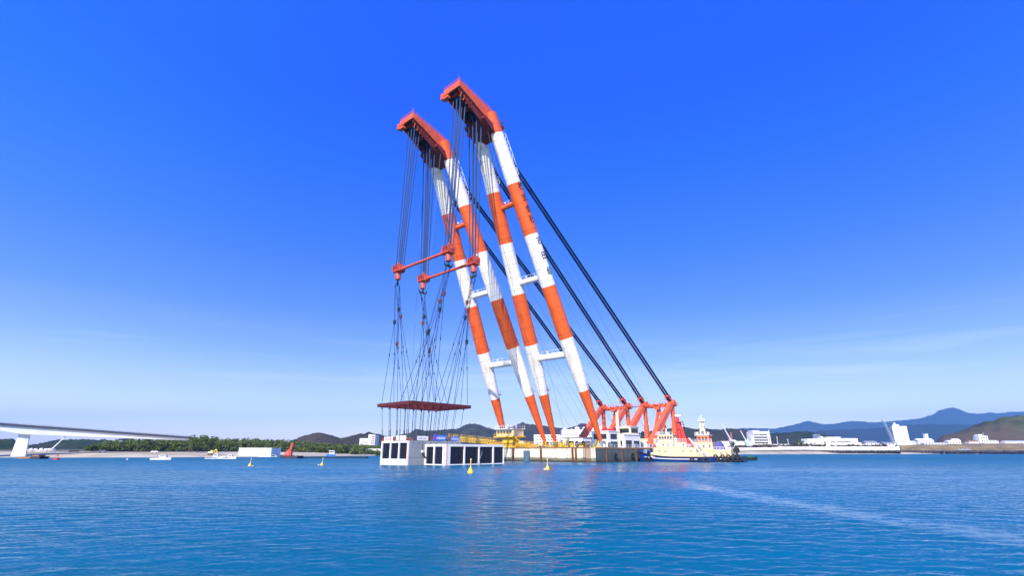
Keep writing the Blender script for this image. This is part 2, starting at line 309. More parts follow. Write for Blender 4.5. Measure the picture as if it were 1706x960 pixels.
def sea_mesh():
    """one sheet out to the horizon; real wavelets within 140 m of the quay, flat beyond"""
    azs = np.radians(np.concatenate([np.arange(-62, 62, .125), np.arange(62, 298, 5.9)])); azs = azs[:-1] if azs[-1] > math.radians(297.9) else azs
    rs = np.concatenate([[2.0, 4, 6, 7.2], 8 * np.exp(np.arange(0, math.log(150 / 8), .0062)), [175, 230, 340, 600, 1200, 3000, 7000, 14000]])
    Rg, Ag = np.meshgrid(rs, azs, indexing='ij'); X = Rg * np.sin(Ag); Y = Rg * np.cos(Ag); Z = np.zeros_like(X); g = np.random.default_rng(11)
    gx = X + .35 * np.sin(.21 * Y + 1.3) + .5 * np.sin(.083 * X + .4); gy = Y + .4 * np.sin(.17 * X + .6) + .5 * np.sin(.071 * Y)
    patch = .75 + .25 * np.sin(.06 * X + .11 * Y + 1) * np.sin(.045 * X - .09 * Y) + .15 * np.sin(.19 * X + .02 * Y)
    for i in range(64):
        lam = .30 * (3.2 / .30) ** g.random(); k = 2 * math.pi / lam; th = g.normal() * .5 + .12; kx, ky = k * math.sin(th), k * math.cos(th); st = .027 if lam < 1.2 else .011
        cell = np.maximum(Rg * .0062, Rg * .0022); damp = np.clip((lam / cell - 2.2) / 2.5, 0, 1); Z += damp * (st / k) * np.sin(gx * kx + gy * ky + g.random() * 6.28)
    Z = Z * patch * np.clip((145 - Rg) / 40, 0, 1)
    nr, na = X.shape; v = np.concatenate([[[0, 0, 0]], np.stack([X, Y, Z], -1).reshape(-1, 3)]); idx = 1 + np.arange(nr * na).reshape(nr, na); nx = np.roll(idx, -1, 1)
    q = np.stack([idx[:-1], idx[1:], nx[1:], nx[:-1]], -1).reshape(-1, 4)[:, ::-1]; t = np.stack([np.zeros(na, int), idx[0], nx[0]], -1)[:, ::-1]
    me = bpy.data.meshes.new('sea_water'); me.vertices.add(len(v)); me.vertices.foreach_set('co', v.ravel()); nl = q.size + t.size
    me.loops.add(nl); me.loops.foreach_set('vertex_index', np.concatenate([q.ravel(), t.ravel()])); me.polygons.add(len(q) + len(t))
    me.polygons.foreach_set('loop_start', np.concatenate([np.arange(len(q)) * 4, q.size + np.arange(len(t)) * 3])); me.polygons.foreach_set('loop_total', np.concatenate([np.full(len(q), 4), np.full(len(t), 3)]))
    me.polygons.foreach_set('use_smooth', np.ones(len(q) + len(t), bool)); me.materials.append(WATER); me.update(calc_edges=True); return me
o = bpy.data.objects.new('sea_water', sea_mesh()); C.objects.link(o); o['kind'] = 'structure'
if o.data.polygons[len(o.data.polygons) // 2].normal.z < 0: o.data.flip_normals()

# ================================================================== LAND
SH = [(-2600, 100), (-1300, 160), (-640, 262), (-420, 288), (-272, 300), (-248, 296), (-215, 297), (-191, 309), (-165, 325), (-142, 361), (-115, 407), (-60, 470), (20, 520), (120, 560), (200, 580), (283, 594), (345, 625), (400, 652), (473, 655), (569, 680), (694, 726), (1000, 800), (2600, 900)]
def shore_interp(n=160):
    P = np.array(SH, float); s = np.concatenate([[0], np.cumsum(np.hypot(*np.diff(P, axis=0).T))]); t = np.linspace(0, s[-1], n)
    return np.stack([np.interp(t, s, P[:, 0]), np.interp(t, s, P[:, 1])], 1)
def land_material():
    m = bpy.data.materials.new('shore_ground'); m.use_nodes = True; n = m.node_tree; L = n.links.new; b = n.nodes['Principled BSDF']; b.inputs['Roughness'].default_value = .95; b.inputs['Specular IOR Level'].default_value = .1
    g = n.nodes.new('ShaderNodeNewGeometry'); sp = n.nodes.new('ShaderNodeSeparateXYZ'); L(g.outputs['Position'], sp.inputs[0])
    nz = n.nodes.new('ShaderNodeTexNoise'); nz.inputs['Scale'].default_value = .05; nz.inputs['Detail'].default_value = 6; L(g.outputs['Position'], nz.inputs['Vector'])
    r = n.nodes.new('ShaderNodeValToRGB'); els = r.color_ramp.elements
    els[0].position = .3; els[0].color = (.34, .28, .18, 1); els[1].position = .7; els[1].color = (.58, .50, .34, 1); L(nz.outputs[0], r.inputs[0])
    r2 = n.nodes.new('ShaderNodeValToRGB'); e2 = r2.color_ramp.elements; e2[0].position = .35; e2[0].color = (.07, .075, .04, 1); e2[1].position = .65; e2[1].color = (.24, .17, .09, 1); L(nz.outputs[0], r2.inputs[0])
    mr = n.nodes.new('ShaderNodeMapRange'); mr.inputs[1].default_value = 2.9; mr.inputs[2].default_value = 3.6; L(sp.outputs[2], mr.inputs[0])
    mx = n.nodes.new('ShaderNodeMix'); mx.data_type = 'RGBA'; L(mr.outputs[0], mx.inputs[0]); L(r.outputs[0], mx.inputs[6]); L(r2.outputs[0], mx.inputs[7])
    L(mx.outputs[2], b.inputs['Base Color']); return m
LAND = land_material()
PS = shore_interp(); prof = [(-25, -2.5), (0, -.05), (6, .5), (30, 2.2), (44, 2.7), (60, 3.0), (130, 3.4), (420, 4.5), (1500, 8), (9000, 10)]
def ground_z(x, y):
    """height of the land sheet (radial profile)"""
    r_ = math.hypot(x, y); az = math.atan2(x, y); azs = np.arctan2(PS[:, 0], PS[:, 1]); r0 = np.interp(az, azs, np.hypot(PS[:, 0], PS[:, 1]))
    k = land_scale(x / max(r_, 1) * r0); return float(np.interp(r_ - r0, [p[0] for p in prof], [p[1] for p in prof])) * k
def land_scale(x): return float(np.interp(x, [-2600, 200, 330, 2600], [1, 1, 1.75, 1.75]))
mb = MB(); nP = len(PS); vs = []
for (x, y) in PS:
    r0 = math.hypot(x, y)
    for (d, z) in prof: k = (r0 + d) / r0; vs.append((x * k, y * k, z * land_scale(x)))
m_ = len(prof); fs = [(i * m_ + j, (i + 1) * m_ + j, (i + 1) * m_ + j + 1, i * m_ + j + 1) for i in range(nP - 1) for j in range(m_ - 1)]
mb.add(vs, fs); mb.build('shore_ground', LAND, kind='structure')

# hills: each ridge a real swell of terrain, its crest line following the silhouette at its own distance
def hill_material(name, ca, cb, cc, sc=.02):
    m = bpy.data.materials.new(name); m.use_nodes = True; n = m.node_tree; L = n.links.new; b = n.nodes['Principled BSDF']; b.inputs['Roughness'].default_value = 1; b.inputs['Specular IOR Level'].default_value = 0
    g = n.nodes.new('ShaderNodeNewGeometry')
    z1 = n.nodes.new('ShaderNodeTexNoise'); z1.inputs['Scale'].default_value = sc; z1.inputs['Detail'].default_value = 10; z1.inputs['Roughness'].default_value = .7; L(g.outputs['Position'], z1.inputs['Vector'])
    z2 = n.nodes.new('ShaderNodeTexNoise'); z2.inputs['Scale'].default_value = sc * .15; z2.inputs['Detail'].default_value = 5; L(g.outputs['Position'], z2.inputs['Vector'])
    r = n.nodes.new('ShaderNodeValToRGB'); e = r.color_ramp.elements; e[0].position = .35; e[0].color = (*ca, 1); e[1].position = .68; e[1].color = (*cb, 1); L(z1.outputs[0], r.inputs[0])
    r2 = n.nodes.new('ShaderNodeMapRange'); r2.inputs[1].default_value = .45; r2.inputs[2].default_value = .65; L(z2.outputs[0], r2.inputs[0])
    mx = n.nodes.new('ShaderNodeMix'); mx.data_type = 'RGBA'; L(r2.outputs[0], mx.inputs[0]); L(r.outputs[0], mx.inputs[6]); mx.inputs[7].default_value = (*cc, 1)
    L(mx.outputs[2], b.inputs['Base Color']); return m
from mathutils import noise as mnoise
def ridge(name, sil, Y, depth, mtl, rough=3, step=3., rows=26, base=2):
    xs = np.arange(sil[0][0], sil[-1][0] + step, step); ys = np.interp(xs, [p[0] for p in sil], [p[1] for p in sil])
    vs = []; nr = rows
    for i, (px, py) in enumerate(zip(xs, ys)):
        top = at(px, py, Y); d = Vector((top.x, top.y, 0)).normalized()
        edge = min(1, min(i, len(xs) - 1 - i) / 6)
        for j in range(nr):
            t = j / (nr - 1); s_ = (t * 2 - 1)                       # -1 near foot, 0 crest, 1 far foot
            p = Vector((top.x, top.y, 0)) + d * (s_ * depth)
            prof_ = (math.cos(s_ * math.pi) * .5 + .5) ** .8
            spur = mnoise.noise(Vector((p.x * .9, p.y * .9, 0)) / depth * 3.1) * .35 * abs(s_) * (1 - abs(s_)) * 4
            z = (top.z - base) * max(0, prof_ * (1 + spur)) * (edge if len(xs) > 20 else 1) + base - (3 if abs(s_) > .97 else 0)
            z += (mnoise.fractal(Vector((p.x, p.y, 0)) / (rough * 6), .7, 2.1, 6) * rough * 1.25 * (.3 + .7 * prof_)) * (1 if abs(s_) < .95 else 0)
            vs.append((p.x, p.y, z))
    n_ = len(xs); fs = [(i * nr + j, (i + 1) * nr + j, (i + 1) * nr + j + 1, i * nr + j + 1) for i in range(n_ - 1) for j in range(nr - 1)]
    m = MB(); m.add(vs, fs, 0, True); return m.build(name, mtl, kind='structure')
HG = hill_material('wooded_hill', (.006, .018, .006), (.045, .062, .018), (.045, .036, .016), .03)
HB = hill_material('brown_green_hill', (.008, .013, .006), (.070, .060, .022), (.080, .048, .024), .016)
HR = hill_material('right_hill_scrub', (.014, .026, .008), (.105, .105, .035), (.11, .075, .04), .022)
HM = hill_material('far_mountain', (.010, .02, .012), (.022, .030, .018), (.022, .025, .016), .004)
ridge('headland_hill', [(-420, 724), (-200, 722), (-60, 728), (0, 733), (18, 733), (32, 738), (44, 752)], 900, 130, HG, 2.5)
ridge('left_hill', [(30, 752), (48, 742), (60, 741), (80, 736), (108, 734.5), (135, 734), (165, 734.5), (190, 737), (240, 741), (330, 746), (420, 752)], 1250, 240, HG, 3, rows=40)
ridge('middle_hill', [(470, 748), (485, 736), (500, 731), (520, 726), (537, 723.5), (552, 727), (566, 731), (580, 729), (597, 724), (612, 722), (628, 724), (645, 728), (680, 735), (720, 745)], 1500, 300, HB, 3.5, rows=40)
ridge('inland_hill', [(600, 745), (640, 734), (665, 728), (679, 724), (695, 717.5), (710, 719), (724, 718.6), (742, 717.5), (761, 717.5), (770, 711.7), (780, 708), (791, 706), (805, 709.4), (815, 713), (825, 715), (840, 715), (856, 711), (871, 707.4), (883, 710.5), (892, 711.6), (910, 714), (931, 716), (942, 717), (957, 710.5), (972, 706.9), (985, 709), (1000, 714), (1030, 719), (1060, 721), (1100, 733)], 2600, 600, HB, 6)
ridge('town_hill', [(1010, 745), (1040, 731), (1074, 720.6), (1110, 717), (1143, 714.8), (1159, 719), (1178, 714.8), (1199, 717.8), (1213, 714.8), (1240, 717.7), (1255, 722), (1287, 723), (1303, 721.8), (1333, 720), (1352, 722), (1378, 725.7), (1400, 731), (1430, 742)], 1800, 330, HG, 4, rows=40)
ridge('right_hill', [(1545, 745), (1561, 734.6), (1572, 727.4), (1592, 723.8), (1610, 715.7), (1626, 709.5), (1638, 704), (1656, 703), (1664, 697.8), (1694, 695), (1706, 693.3), (1760, 688), (1850, 690), (1990, 694), (2200, 720), (2300, 745)], 1350, 260, HR, 3, rows=60)
ridge('blue_mountain', [(1240, 740), (1300, 728), (1352, 721), (1378, 717.8), (1400, 716.6), (1431, 715), (1446, 714), (1500, 712), (1552, 706.8), (1597, 707.7), (1650, 709), (1706, 706), (1900, 704), (2200, 715), (2400, 738)], 5200, 1100, HM, 8, step=3)
ridge('far_mountain', [(1150, 735), (1195, 719), (1224, 716), (1245, 714), (1290, 714.3), (1326, 708), (1345, 703.4), (1370, 707.6), (1392, 707), (1405, 704.6), (1450, 702.8), (1500, 701.4), (1532, 697), (1552, 692.4), (1565, 687.4), (1588, 684), (1602, 685.8), (1629, 688.8), (1649, 688), (1662, 690), (1687, 688), (1706, 687.6), (1900, 684), (2200, 700), (2500, 735)], 8200, 1500, HM, 9, step=3)

# ------------------------------------------------------------------ trees
def leaf_mat(name, a, b_):
    m = bpy.data.materials.new(name); m.use_nodes = True; n = m.node_tree; L = n.links.new; b = n.nodes['Principled BSDF']; b.inputs['Roughness'].default_value = .8; b.inputs['Specular IOR Level'].default_value = .15
    g = n.nodes.new('ShaderNodeNewGeometry'); z = n.nodes.new('ShaderNodeTexNoise'); z.inputs['Scale'].default_value = .16; z.inputs['Detail'].default_value = 3; L(g.outputs['Position'], z.inputs['Vector'])
    ad = n.nodes.new('ShaderNodeMath'); ad.operation = 'MULTIPLY_ADD'; L(g.outputs['Random Per Island'], ad.inputs[0]); ad.inputs[1].default_value = .35; L(z.outputs[0], ad.inputs[2])
    r = n.nodes.new('ShaderNodeValToRGB'); e = r.color_ramp.elements; e[0].position = .42; e[0].color = (*a, 1); e[1].position = .88; e[1].color = (*b_, 1); L(ad.outputs[0], r.inputs[0]); L(r.outputs[0], b.inputs['Base Color'])
    return m
PINE = leaf_mat('pine_foliage', (.026, .058, .012), (.125, .155, .032))
BUSH = leaf_mat('scrub_foliage', (.05, .04, .02), (.16, .12, .06))
def quads_mesh(name, cent, size, mtl):
    n = len(cent); a = rng.normal(size=(n, 3)); a /= np.linalg.norm(a, axis=1)[:, None]; b_ = np.cross(a, rng.normal(size=(n, 3))); b_ /= np.linalg.norm(b_, axis=1)[:, None]
    s = (size * (.6 + .8 * rng.random(n)))[:, None]; v = np.stack([cent - a * s - b_ * s * .6, cent + a * s - b_ * s * .4, cent + a * s * .7 + b_ * s * .6, cent - a * s * .8 + b_ * s * .5], 1).reshape(-1, 3)
    me = bpy.data.meshes.new(name); me.vertices.add(4 * n); me.vertices.foreach_set('co', v.ravel()); me.loops.add(4 * n); me.loops.foreach_set('vertex_index', np.arange(4 * n)); me.polygons.add(n); me.polygons.foreach_set('loop_start', np.arange(n) * 4); me.polygons.foreach_set('loop_total', np.full(n, 4)); me.materials.append(mtl); me.update(calc_edges=True); return me
def crown_points(h, rad, n):
    """leaf tufts in several uneven clumps"""
    k = rng.integers(4, 8); cs = np.stack([rng.normal(size=k) * rad * .45, rng.normal(size=k) * rad * .45, h * (.45 + .5 * rng.random(k))], 1)
    idx = rng.integers(0, k, n); d = rng.normal(size=(n, 3)); d /= np.linalg.norm(d, axis=1)[:, None]; d *= (rng.random(n) ** .35)[:, None] * np.array([rad * .62, rad * .62, h * .24]); return cs[idx] + d
WOODTOP = [(140, 750), (150, 743), (170, 738), (205, 733.5), (260, 731.5), (300, 731), (340, 731), (380, 733), (420, 732), (450, 734), (480, 735.5), (520, 739), (560, 741), (600, 742), (640, 745), (760, 746)]
def top_h(px, Y): return at(px, np.interp(px, [p[0] for p in WOODTOP], [p[1] for p in WOODTOP]), Y).z
pts = []
for i in range(1500):
    px = 150 + 620 * rng.random() ** .9; t = rng.random(); Y = 352 + (px - 150) * .16 + t * 150
    p = at(px, 752, Y); gz = ground_z(p.x, p.y); h = max(3.5, (top_h(px, Y) - gz) * (.62 + .38 * t + .10 * rng.normal()) - .2)
    c = crown_points(h, 2.8 + 1.2 * rng.random(), 130); pts.append(c + np.array([p.x, p.y, gz]))
for i in range(900):       # undergrowth along the foot of the wood
    px = 146 + 620 * rng.random(); Y = 346 + (px - 150) * .15 + rng.random() * 25; p = at(px, 752, Y); gz = ground_z(p.x, p.y)
    pts.append(crown_points(2.6 + 2.2 * rng.random(), 2.2, 46) * np.array([1, 1, .8]) + np.array([p.x, p.y, gz - .3]))
o = bpy.data.objects.new('pine_wood', quads_mesh('pine_wood', np.concatenate(pts), .55, PINE)); C.objects.link(o)
o['kind'] = 'stuff'; tag(o, 'dense green coastal pine wood behind the sandy beach left of the caisson', 'wood')
# front rank pines that stand out singly on the beach edge
tree_px = [318, 328, 340, 352, 150, 163, 178, 196, 214, 232, 251, 270, 292, 315, 334, 362, 378, 405, 432, 448, 470, 500, 522, 541, 575, 592, 628]
for i, px in enumerate(tree_px):
    Y = (345 + (px - 150) * .15 + rng.random() * 6) if i > 3 else 343 + 3 * i; p = at(px, 752, Y); gz = ground_z(p.x, p.y); h = max(3.5, (top_h(px, Y) - gz) * ((.55 + .25 * rng.random()) if i > 3 else 1.08))
    tr = thing('pine_tree', 'pine tree standing in the front rank of the wood along the beach', 'tree', (p.x, p.y, gz), 0, 'pines at the beach edge')
    mb = MB(); mb.tube([(0, 0, -.3), (.2, .1, h * .4), (.1, .3, h * .85)], [.28, .2, .08], 6)
    for k in range(4): a = k * 1.7; mb.tube([(.15, .1, h * (.4 + .1 * k)), (math.cos(a) * 1.6, math.sin(a) * 1.6, h * (.55 + .1 * k))], [.1, .03], 5)
    mb.build('trunk', TRUNK, tr)
    c = bpy.data.objects.new('crown', quads_mesh('crown', crown_points(h, 2.4 + rng.random(), 300), .40, PINE)); C.objects.link(c); c.parent = tr
# scrub on the right bank
pts = []
for i in range(700):
    px = 1215 + 560 * rng.random()
    if 1500 > px > 1300 and rng.random() < .5: continue
    Y = (700 + 30 * rng.random()) if px < 1500 else (700 + 90 * rng.random()); p = at(px, 752, Y); gz = ground_z(p.x, p.y); h = 1.2 + 2.2 * rng.random() ** 2
    pts.append(crown_points(h, 2.4, 36) + np.array([p.x, p.y, gz + (3.5 if px < 1500 else 0)]))
o = bpy.data.objects.new('bank_scrub', quads_mesh('bank_scrub', np.concatenate(pts), .7, BUSH)); C.objects.link(o); o['kind'] = 'stuff'
tag(o, 'brown and olive scrub covering the bank behind the right shore', 'scrub')
for px, y, Y, hh in ((1223, 741, 700, 6), (1337, 740, 715, 7), (1330, 741, 712, 5), (1345, 742, 712, 4.5), (858, 742, 560, 6), (597, 750, 455, 4), (1640, 744, 760, 6)):
    p = at(px, 752, Y); gz = at(px, y + 2.5, Y).z - 1
    tr = thing('round_tree', 'dark bushy tree %s' % {1223: 'before the long white shed right of the tugs', 1337: 'tallest at the left end of the white factory', 1330: 'leftmost in the clump by the white factory', 1345: 'lowest in the clump by the white factory', 858: 'behind the yellow cabin on the shore', 597: 'below the tall white block on the left shore', 1640: 'below the small white house on the right hillside'}[px], 'tree', (p.x, p.y, gz))
    mb = MB(); mb.tube([(0, 0, 0), (.1, 0, hh * .6)], [.3, .12], 6); mb.build('trunk', TRUNK, tr)
    c = bpy.data.objects.new('crown', quads_mesh('crown', crown_points(hh, hh * .5, 160), .7, PINE)); C.objects.link(c); c.parent = tr

# ================================================================== FLOATING CRANE (local X = forward to the load, Y = across, Z = up)
crane = thing('floating_crane', 'huge twin-jib floating crane with orange and white striped legs on a rust-streaked barge', 'floating crane', (OX, OY, 0), HD)
DECK = 4.4; FZ = 6.2
hull_poly = [(9, -23.5), (9, 23.5), (8.3, 24.5), (-82, 24.5), (-82, -24.5), (8.3, -24.5)]
mb = MB(); mb.prism(hull_poly, 'z', -3, DECK)
for f in range(len(mb.m)): pass
h_ = mb.build('hull', [HULLS, HULLF, ROOFG], crane)
for p in h_.data.polygons:
    if p.normal.x > .5: p.material_index = 1
    elif p.normal.z > .5: p.material_index = 2
mb = MB(); mb.box(8.0, 9.25, -23.4, 23.4, DECK, DECK + .22).box(-82, 8.0, 24.3, 24.62, DECK - .25, DECK + .18); mb.build('deck_edge', BROWNB, h_)
for v in (-9.5, 3.2, 16.4, 17.7):
    mb = MB(); mb.beam((9.2, v, -.5), (9.2, v, DECK), .55, .45); mb.beam((9.55, v, .2), (9.55, v, DECK - .3), .3, .3); mb.build('fender', RUST, h_)
mb = MB(); mb.tube([(9.4, -3.0, -.5), (9.4, -3.0, 3.6)], 1.2, 12); mb.build('fender', mat('blue_grey_fender', (.07, .13, .19), .8, var=.3), h_)
for k in range(5):
    v = 21.5 + .42 * k; mb = MB(); mb.beam((9.08, v, -.4), (9.08, v, DECK - .1), .16, .14); mb.build('fender', RUST, h_)
mb = MB()
for z in np.arange(.4, DECK, .32): mb.beam((9.3, 20.6, z), (9.3, 21.3, z), .07, .07)
mb.beam((9.3, 20.6, 0), (9.3, 20.6, DECK), .08, .08); mb.beam((9.3, 21.3, 0), (9.3, 21.3, DECK), .08, .08); mb.build('ladder', RUST, h_)
for u in np.arange(2, -80, -9.5):
    mb = MB(); mb.beam((u, 24.62, -.3), (u, 24.62, DECK - .3), .35, .3); mb.build('fender', RUST, h_)
for u in (-3, -14, -31): mb = MB(); mb.ring((u, 24.8, 1.9), .75, .28, 'y'); mb.build('tyre_fender', BLACK, h_)
mb = MB(); mb.rail([(8.6, -23, DECK + .22), (8.6, 23, DECK + .22)], 1.1, 1.8, .035); mb.build('bow_railing', YEL, crane)
mb = MB(); mb.rail([(7, 24.1, DECK), (-80, 24.1, DECK)], 1.1, 2.2, .035); mb.build('side_railing', RAIL, crane)

# legs: six equal painted bands each
VF = [-21.5, -2.32, 2.32, 21.5]; VT = [-15.84, -8.26, 8.26, 15.84]; TOPU, TOPZ = 45.35, 105.3
def legpt(k, t): return Vector((TOPU * t, VF[k] + (VT[k] - VF[k]) * t, FZ + (TOPZ - FZ) * t))
def legrad(t): return float(np.interp(t, [0, .02, .166, .25, .333, .83, 1, 1.05], [.5, .75, 1.85, 2.3, 2.45, 2.4, 2.12, 2.1]))
LEGS = []
GLY = '株式会社吉田組'
def glyph_mesh(name, ch, size, radius):
    """printed character bent round the leg's skin"""
    cu = bpy.data.curves.new('glyph', 'FONT'); cu.body = ch; cu.size = size; cu.align_x = 'CENTER'; cu.align_y = 'CENTER'; cu.offset = size * .012
    fo = None
    import os
    fp = os.path.join(bpy.utils.resource_path('LOCAL'), 'datafiles', 'fonts', 'Noto Sans CJK Regular.woff2')
    ob = bpy.data.objects.new('g', cu); me = None
    C.objects.link(ob); dg = bpy.context.evaluated_depsgraph_get(); dg.update(); me = bpy.data.meshes.new_from_object(ob.evaluated_get(dg)); bpy.data.objects.remove(ob)
    bm = bmesh.new(); bm.from_mesh(me)
    for x in np.arange(-size, size, .22):
        g = bm.verts[:] + bm.edges[:] + bm.faces[:]; bmesh.ops.bisect_plane(bm, geom=g, plane_co=(x, 0, 0), plane_no=(1, 0, 0))
    for v in bm.verts: a = v.co.x / radius; v.co = Vector((math.cos(a) * (radius + .035), math.sin(a) * (radius + .035), v.co.y))
    bm.to_mesh(me); bm.free(); me.materials.clear(); me.materials.append(BLACK); me.name = name; return me
for k in range(4):
    p0, p1 = legpt(k, 0), legpt(k, 1); L_ = (p1 - p0).length
    q = (p1 - p0).to_track_quat('Z', 'X')
    ts = sorted(set([0, .02, .08, .166, .25, .333, .5, .666, .83, 1, 1.055])); mis = [0 if (t < .166 or .333 <= t < .5 or .666 <= t < .83 or t >= 1) else 1 for t in ts[:-1]]
    # bands from the foot: orange, white, orange, white, orange, white, orange top
    mis = []
    for t in ts[:-1]: b6 = int((t + .004) * 6); mis.append(0 if b6 in (0, 2, 4, 6) else 1)
    mis = [0 if t < .16 else (1 if t < .33 else (0 if t < .495 else (1 if t < .66 else (0 if t < .825 else (1 if t < .99 else 0))))) for t in ts[:-1]]
    mb = MB(); mb.tube([(0, 0, t * L_) for t in ts], [legrad(t) for t in ts], 32, caps=True, mis=mis)
    lg = mb.build('leg', [ORANGE, CREAMW], crane); lg.location = p0; lg.rotation_euler = q.to_euler(); LEGS.append((lg, L_, q))
    # weld seams standing slightly proud
    mb = MB()
    for t in np.arange(.10, .98, .0415): r_ = legrad(t); mb.tube([(0, 0, t * L_ - .06), (0, 0, t * L_ + .06)], r_ + .03, 24, mi=0 if (t < .166 or .333 < t < .5 or .666 < t < .83) else 1)
    mb.build('weld_seam', [mat('seam_orange', (.50, .07, .015), .5, var=.3), mat('seam_white', (.55, .50, .42), .5, var=.3)], lg, kind='stuff')
    # rear ladder with cage, platforms
    qi = q.inverted(); back = qi @ Vector((-1, 0, 0)); back.z = 0; back.normalize(); side = Vector((-back.y, back.x, 0))
    mb = MB(); zs = np.arange(.06, .99, .004 * 2.2)
    for a, b_ in zip(zs[:-1], zs[1:]):
        pa = back * (legrad(a) + .35) + Vector((0, 0, a * L_)); pb = back * (legrad(b_) + .35) + Vector((0, 0, b_ * L_))
        for s_ in (-.3, .3): mb.beam(pa + side * s_, pb + side * s_, .06, .06)
        mb.beam(pa - side * .3, pa + side * .3, .05, .05)
    for t in np.arange(.17, 1, .166):
        c = back * (legrad(t) + .8) + Vector((0, 0, t * L_)); mb.beam(c - side * 1.0, c + side * 1.0, .1, 1.2, up=tuple(back))
        for s_ in (-1, 0, 1): mb.beam(c + side * s_ + back * .5, c + side * s_ + back * .5 + Vector((0, 0, 1.2)), .05, .05)
        mb.beam(c - side * 1.0 + back * .5 + Vector((0, 0, 1.2)), c + side * 1.0 + back * .5 + Vector((0, 0, 1.2)), .05, .05)
    mb.build('leg_ladder', ORANGE if False else STEELG, lg)
    # upper rigging gallery on the rear of the top band
    mb = MB()
    for a in np.arange(.86, 1.0, .022):
        pa = back * (legrad(a) + .2) + Vector((0, 0, a * L_)); pb = back * (legrad(a + .022) + .2) + Vector((0, 0, (a + .022) * L_)); o2 = back * (1.1 + .5 * math.sin((a - .86) * 20))
        for s_ in (-.8, .8): mb.beam(pa + o2 + side * s_, pb + o2 + side * s_, .12, .12); mb.beam(pa + side * s_, pa + o2 + side * s_, .12, .12); mb.beam(pa + side * s_, pb + o2 + side * s_, .09, .09)
        mb.beam(pa + o2 - side * .8, pa + o2 + side * .8, .12, .12); mb.beam(pa + o2 + side * .8, pa + o2 + side * .8 + Vector((0, 0, 1.1)), .06, .06)
    mb.build('rigging_gallery', RAIL, lg)
    # foot hinge
    mb = MB(); f0 = legpt(k, 0)
    for s_ in (-.75, .75): mb.prism([(f0.x - 1.5, DECK), (f0.x + 1.5, DECK), (f0.x + .45, FZ + .5), (f0.x - .45, FZ + .5)], 'y', f0.y + s_ - .15, f0.y + s_ + .15)
    mb.tube([(f0.x, f0.y - 1.1, FZ), (f0.x, f0.y + 1.1, FZ)], .38, 12, 1); mb.box(f0.x - 2.2, f0.x + 2.2, f0.y - 1.6, f0.y + 1.6, DECK, DECK + .35)
    mb.build('foot_hinge', [YEL, BLACK], crane)
# lettering on the near leg, facing right-rear
lg, L_, q = LEGS[3]; fv = q.inverted() @ Vector((-.10, .995, 0)); fang = math.atan2(fv.y, fv.x)
for ch, t in zip(GLY, (.815, .778, .742, .708, .640, .592, .542)):
    me = glyph_mesh('lettering', ch, 2.9, legrad(t)); o = bpy.data.objects.new('lettering', me); C.objects.link(o); o.parent = lg
    o.location = (0, 0, t * L_); o.rotation_euler = (0, 0, fang); o['label'] = 'black character ' + ch
# cross tubes
for (a, b_) in ((0, 1), (2, 3)):
    for t, r_, m_ in ((.775, .95, ORANGE), (.532, 1.05, CREAMW), (.283, 1.15, CREAMW)):
        pa, pb = legpt(a, t), legpt(b_, t); mb = MB(); mb.tube([pa, pb], r_, 18); ct = mb.build('cross_tube', m_, crane)
        mb = MB(); d = (pb - pa)
        for i in range(5):
            c = pa + d * (.2 + .15 * i) + Vector((0, 0, r_ - .1)); mb.beam(c, c + Vector((0, 0, 1.2)), .06, .06)
        mb.beam(pa + d * .2 + Vector((0, 0, r_ + 1.1)), pa + d * .8 + Vector((0, 0, r_ + 1.1)), .06, .06)
        mb.sphere(pa + d * .38 + Vector((.3, 0, r_ + .5)), .35, 6); mb.build('handrail', RAIL, ct)
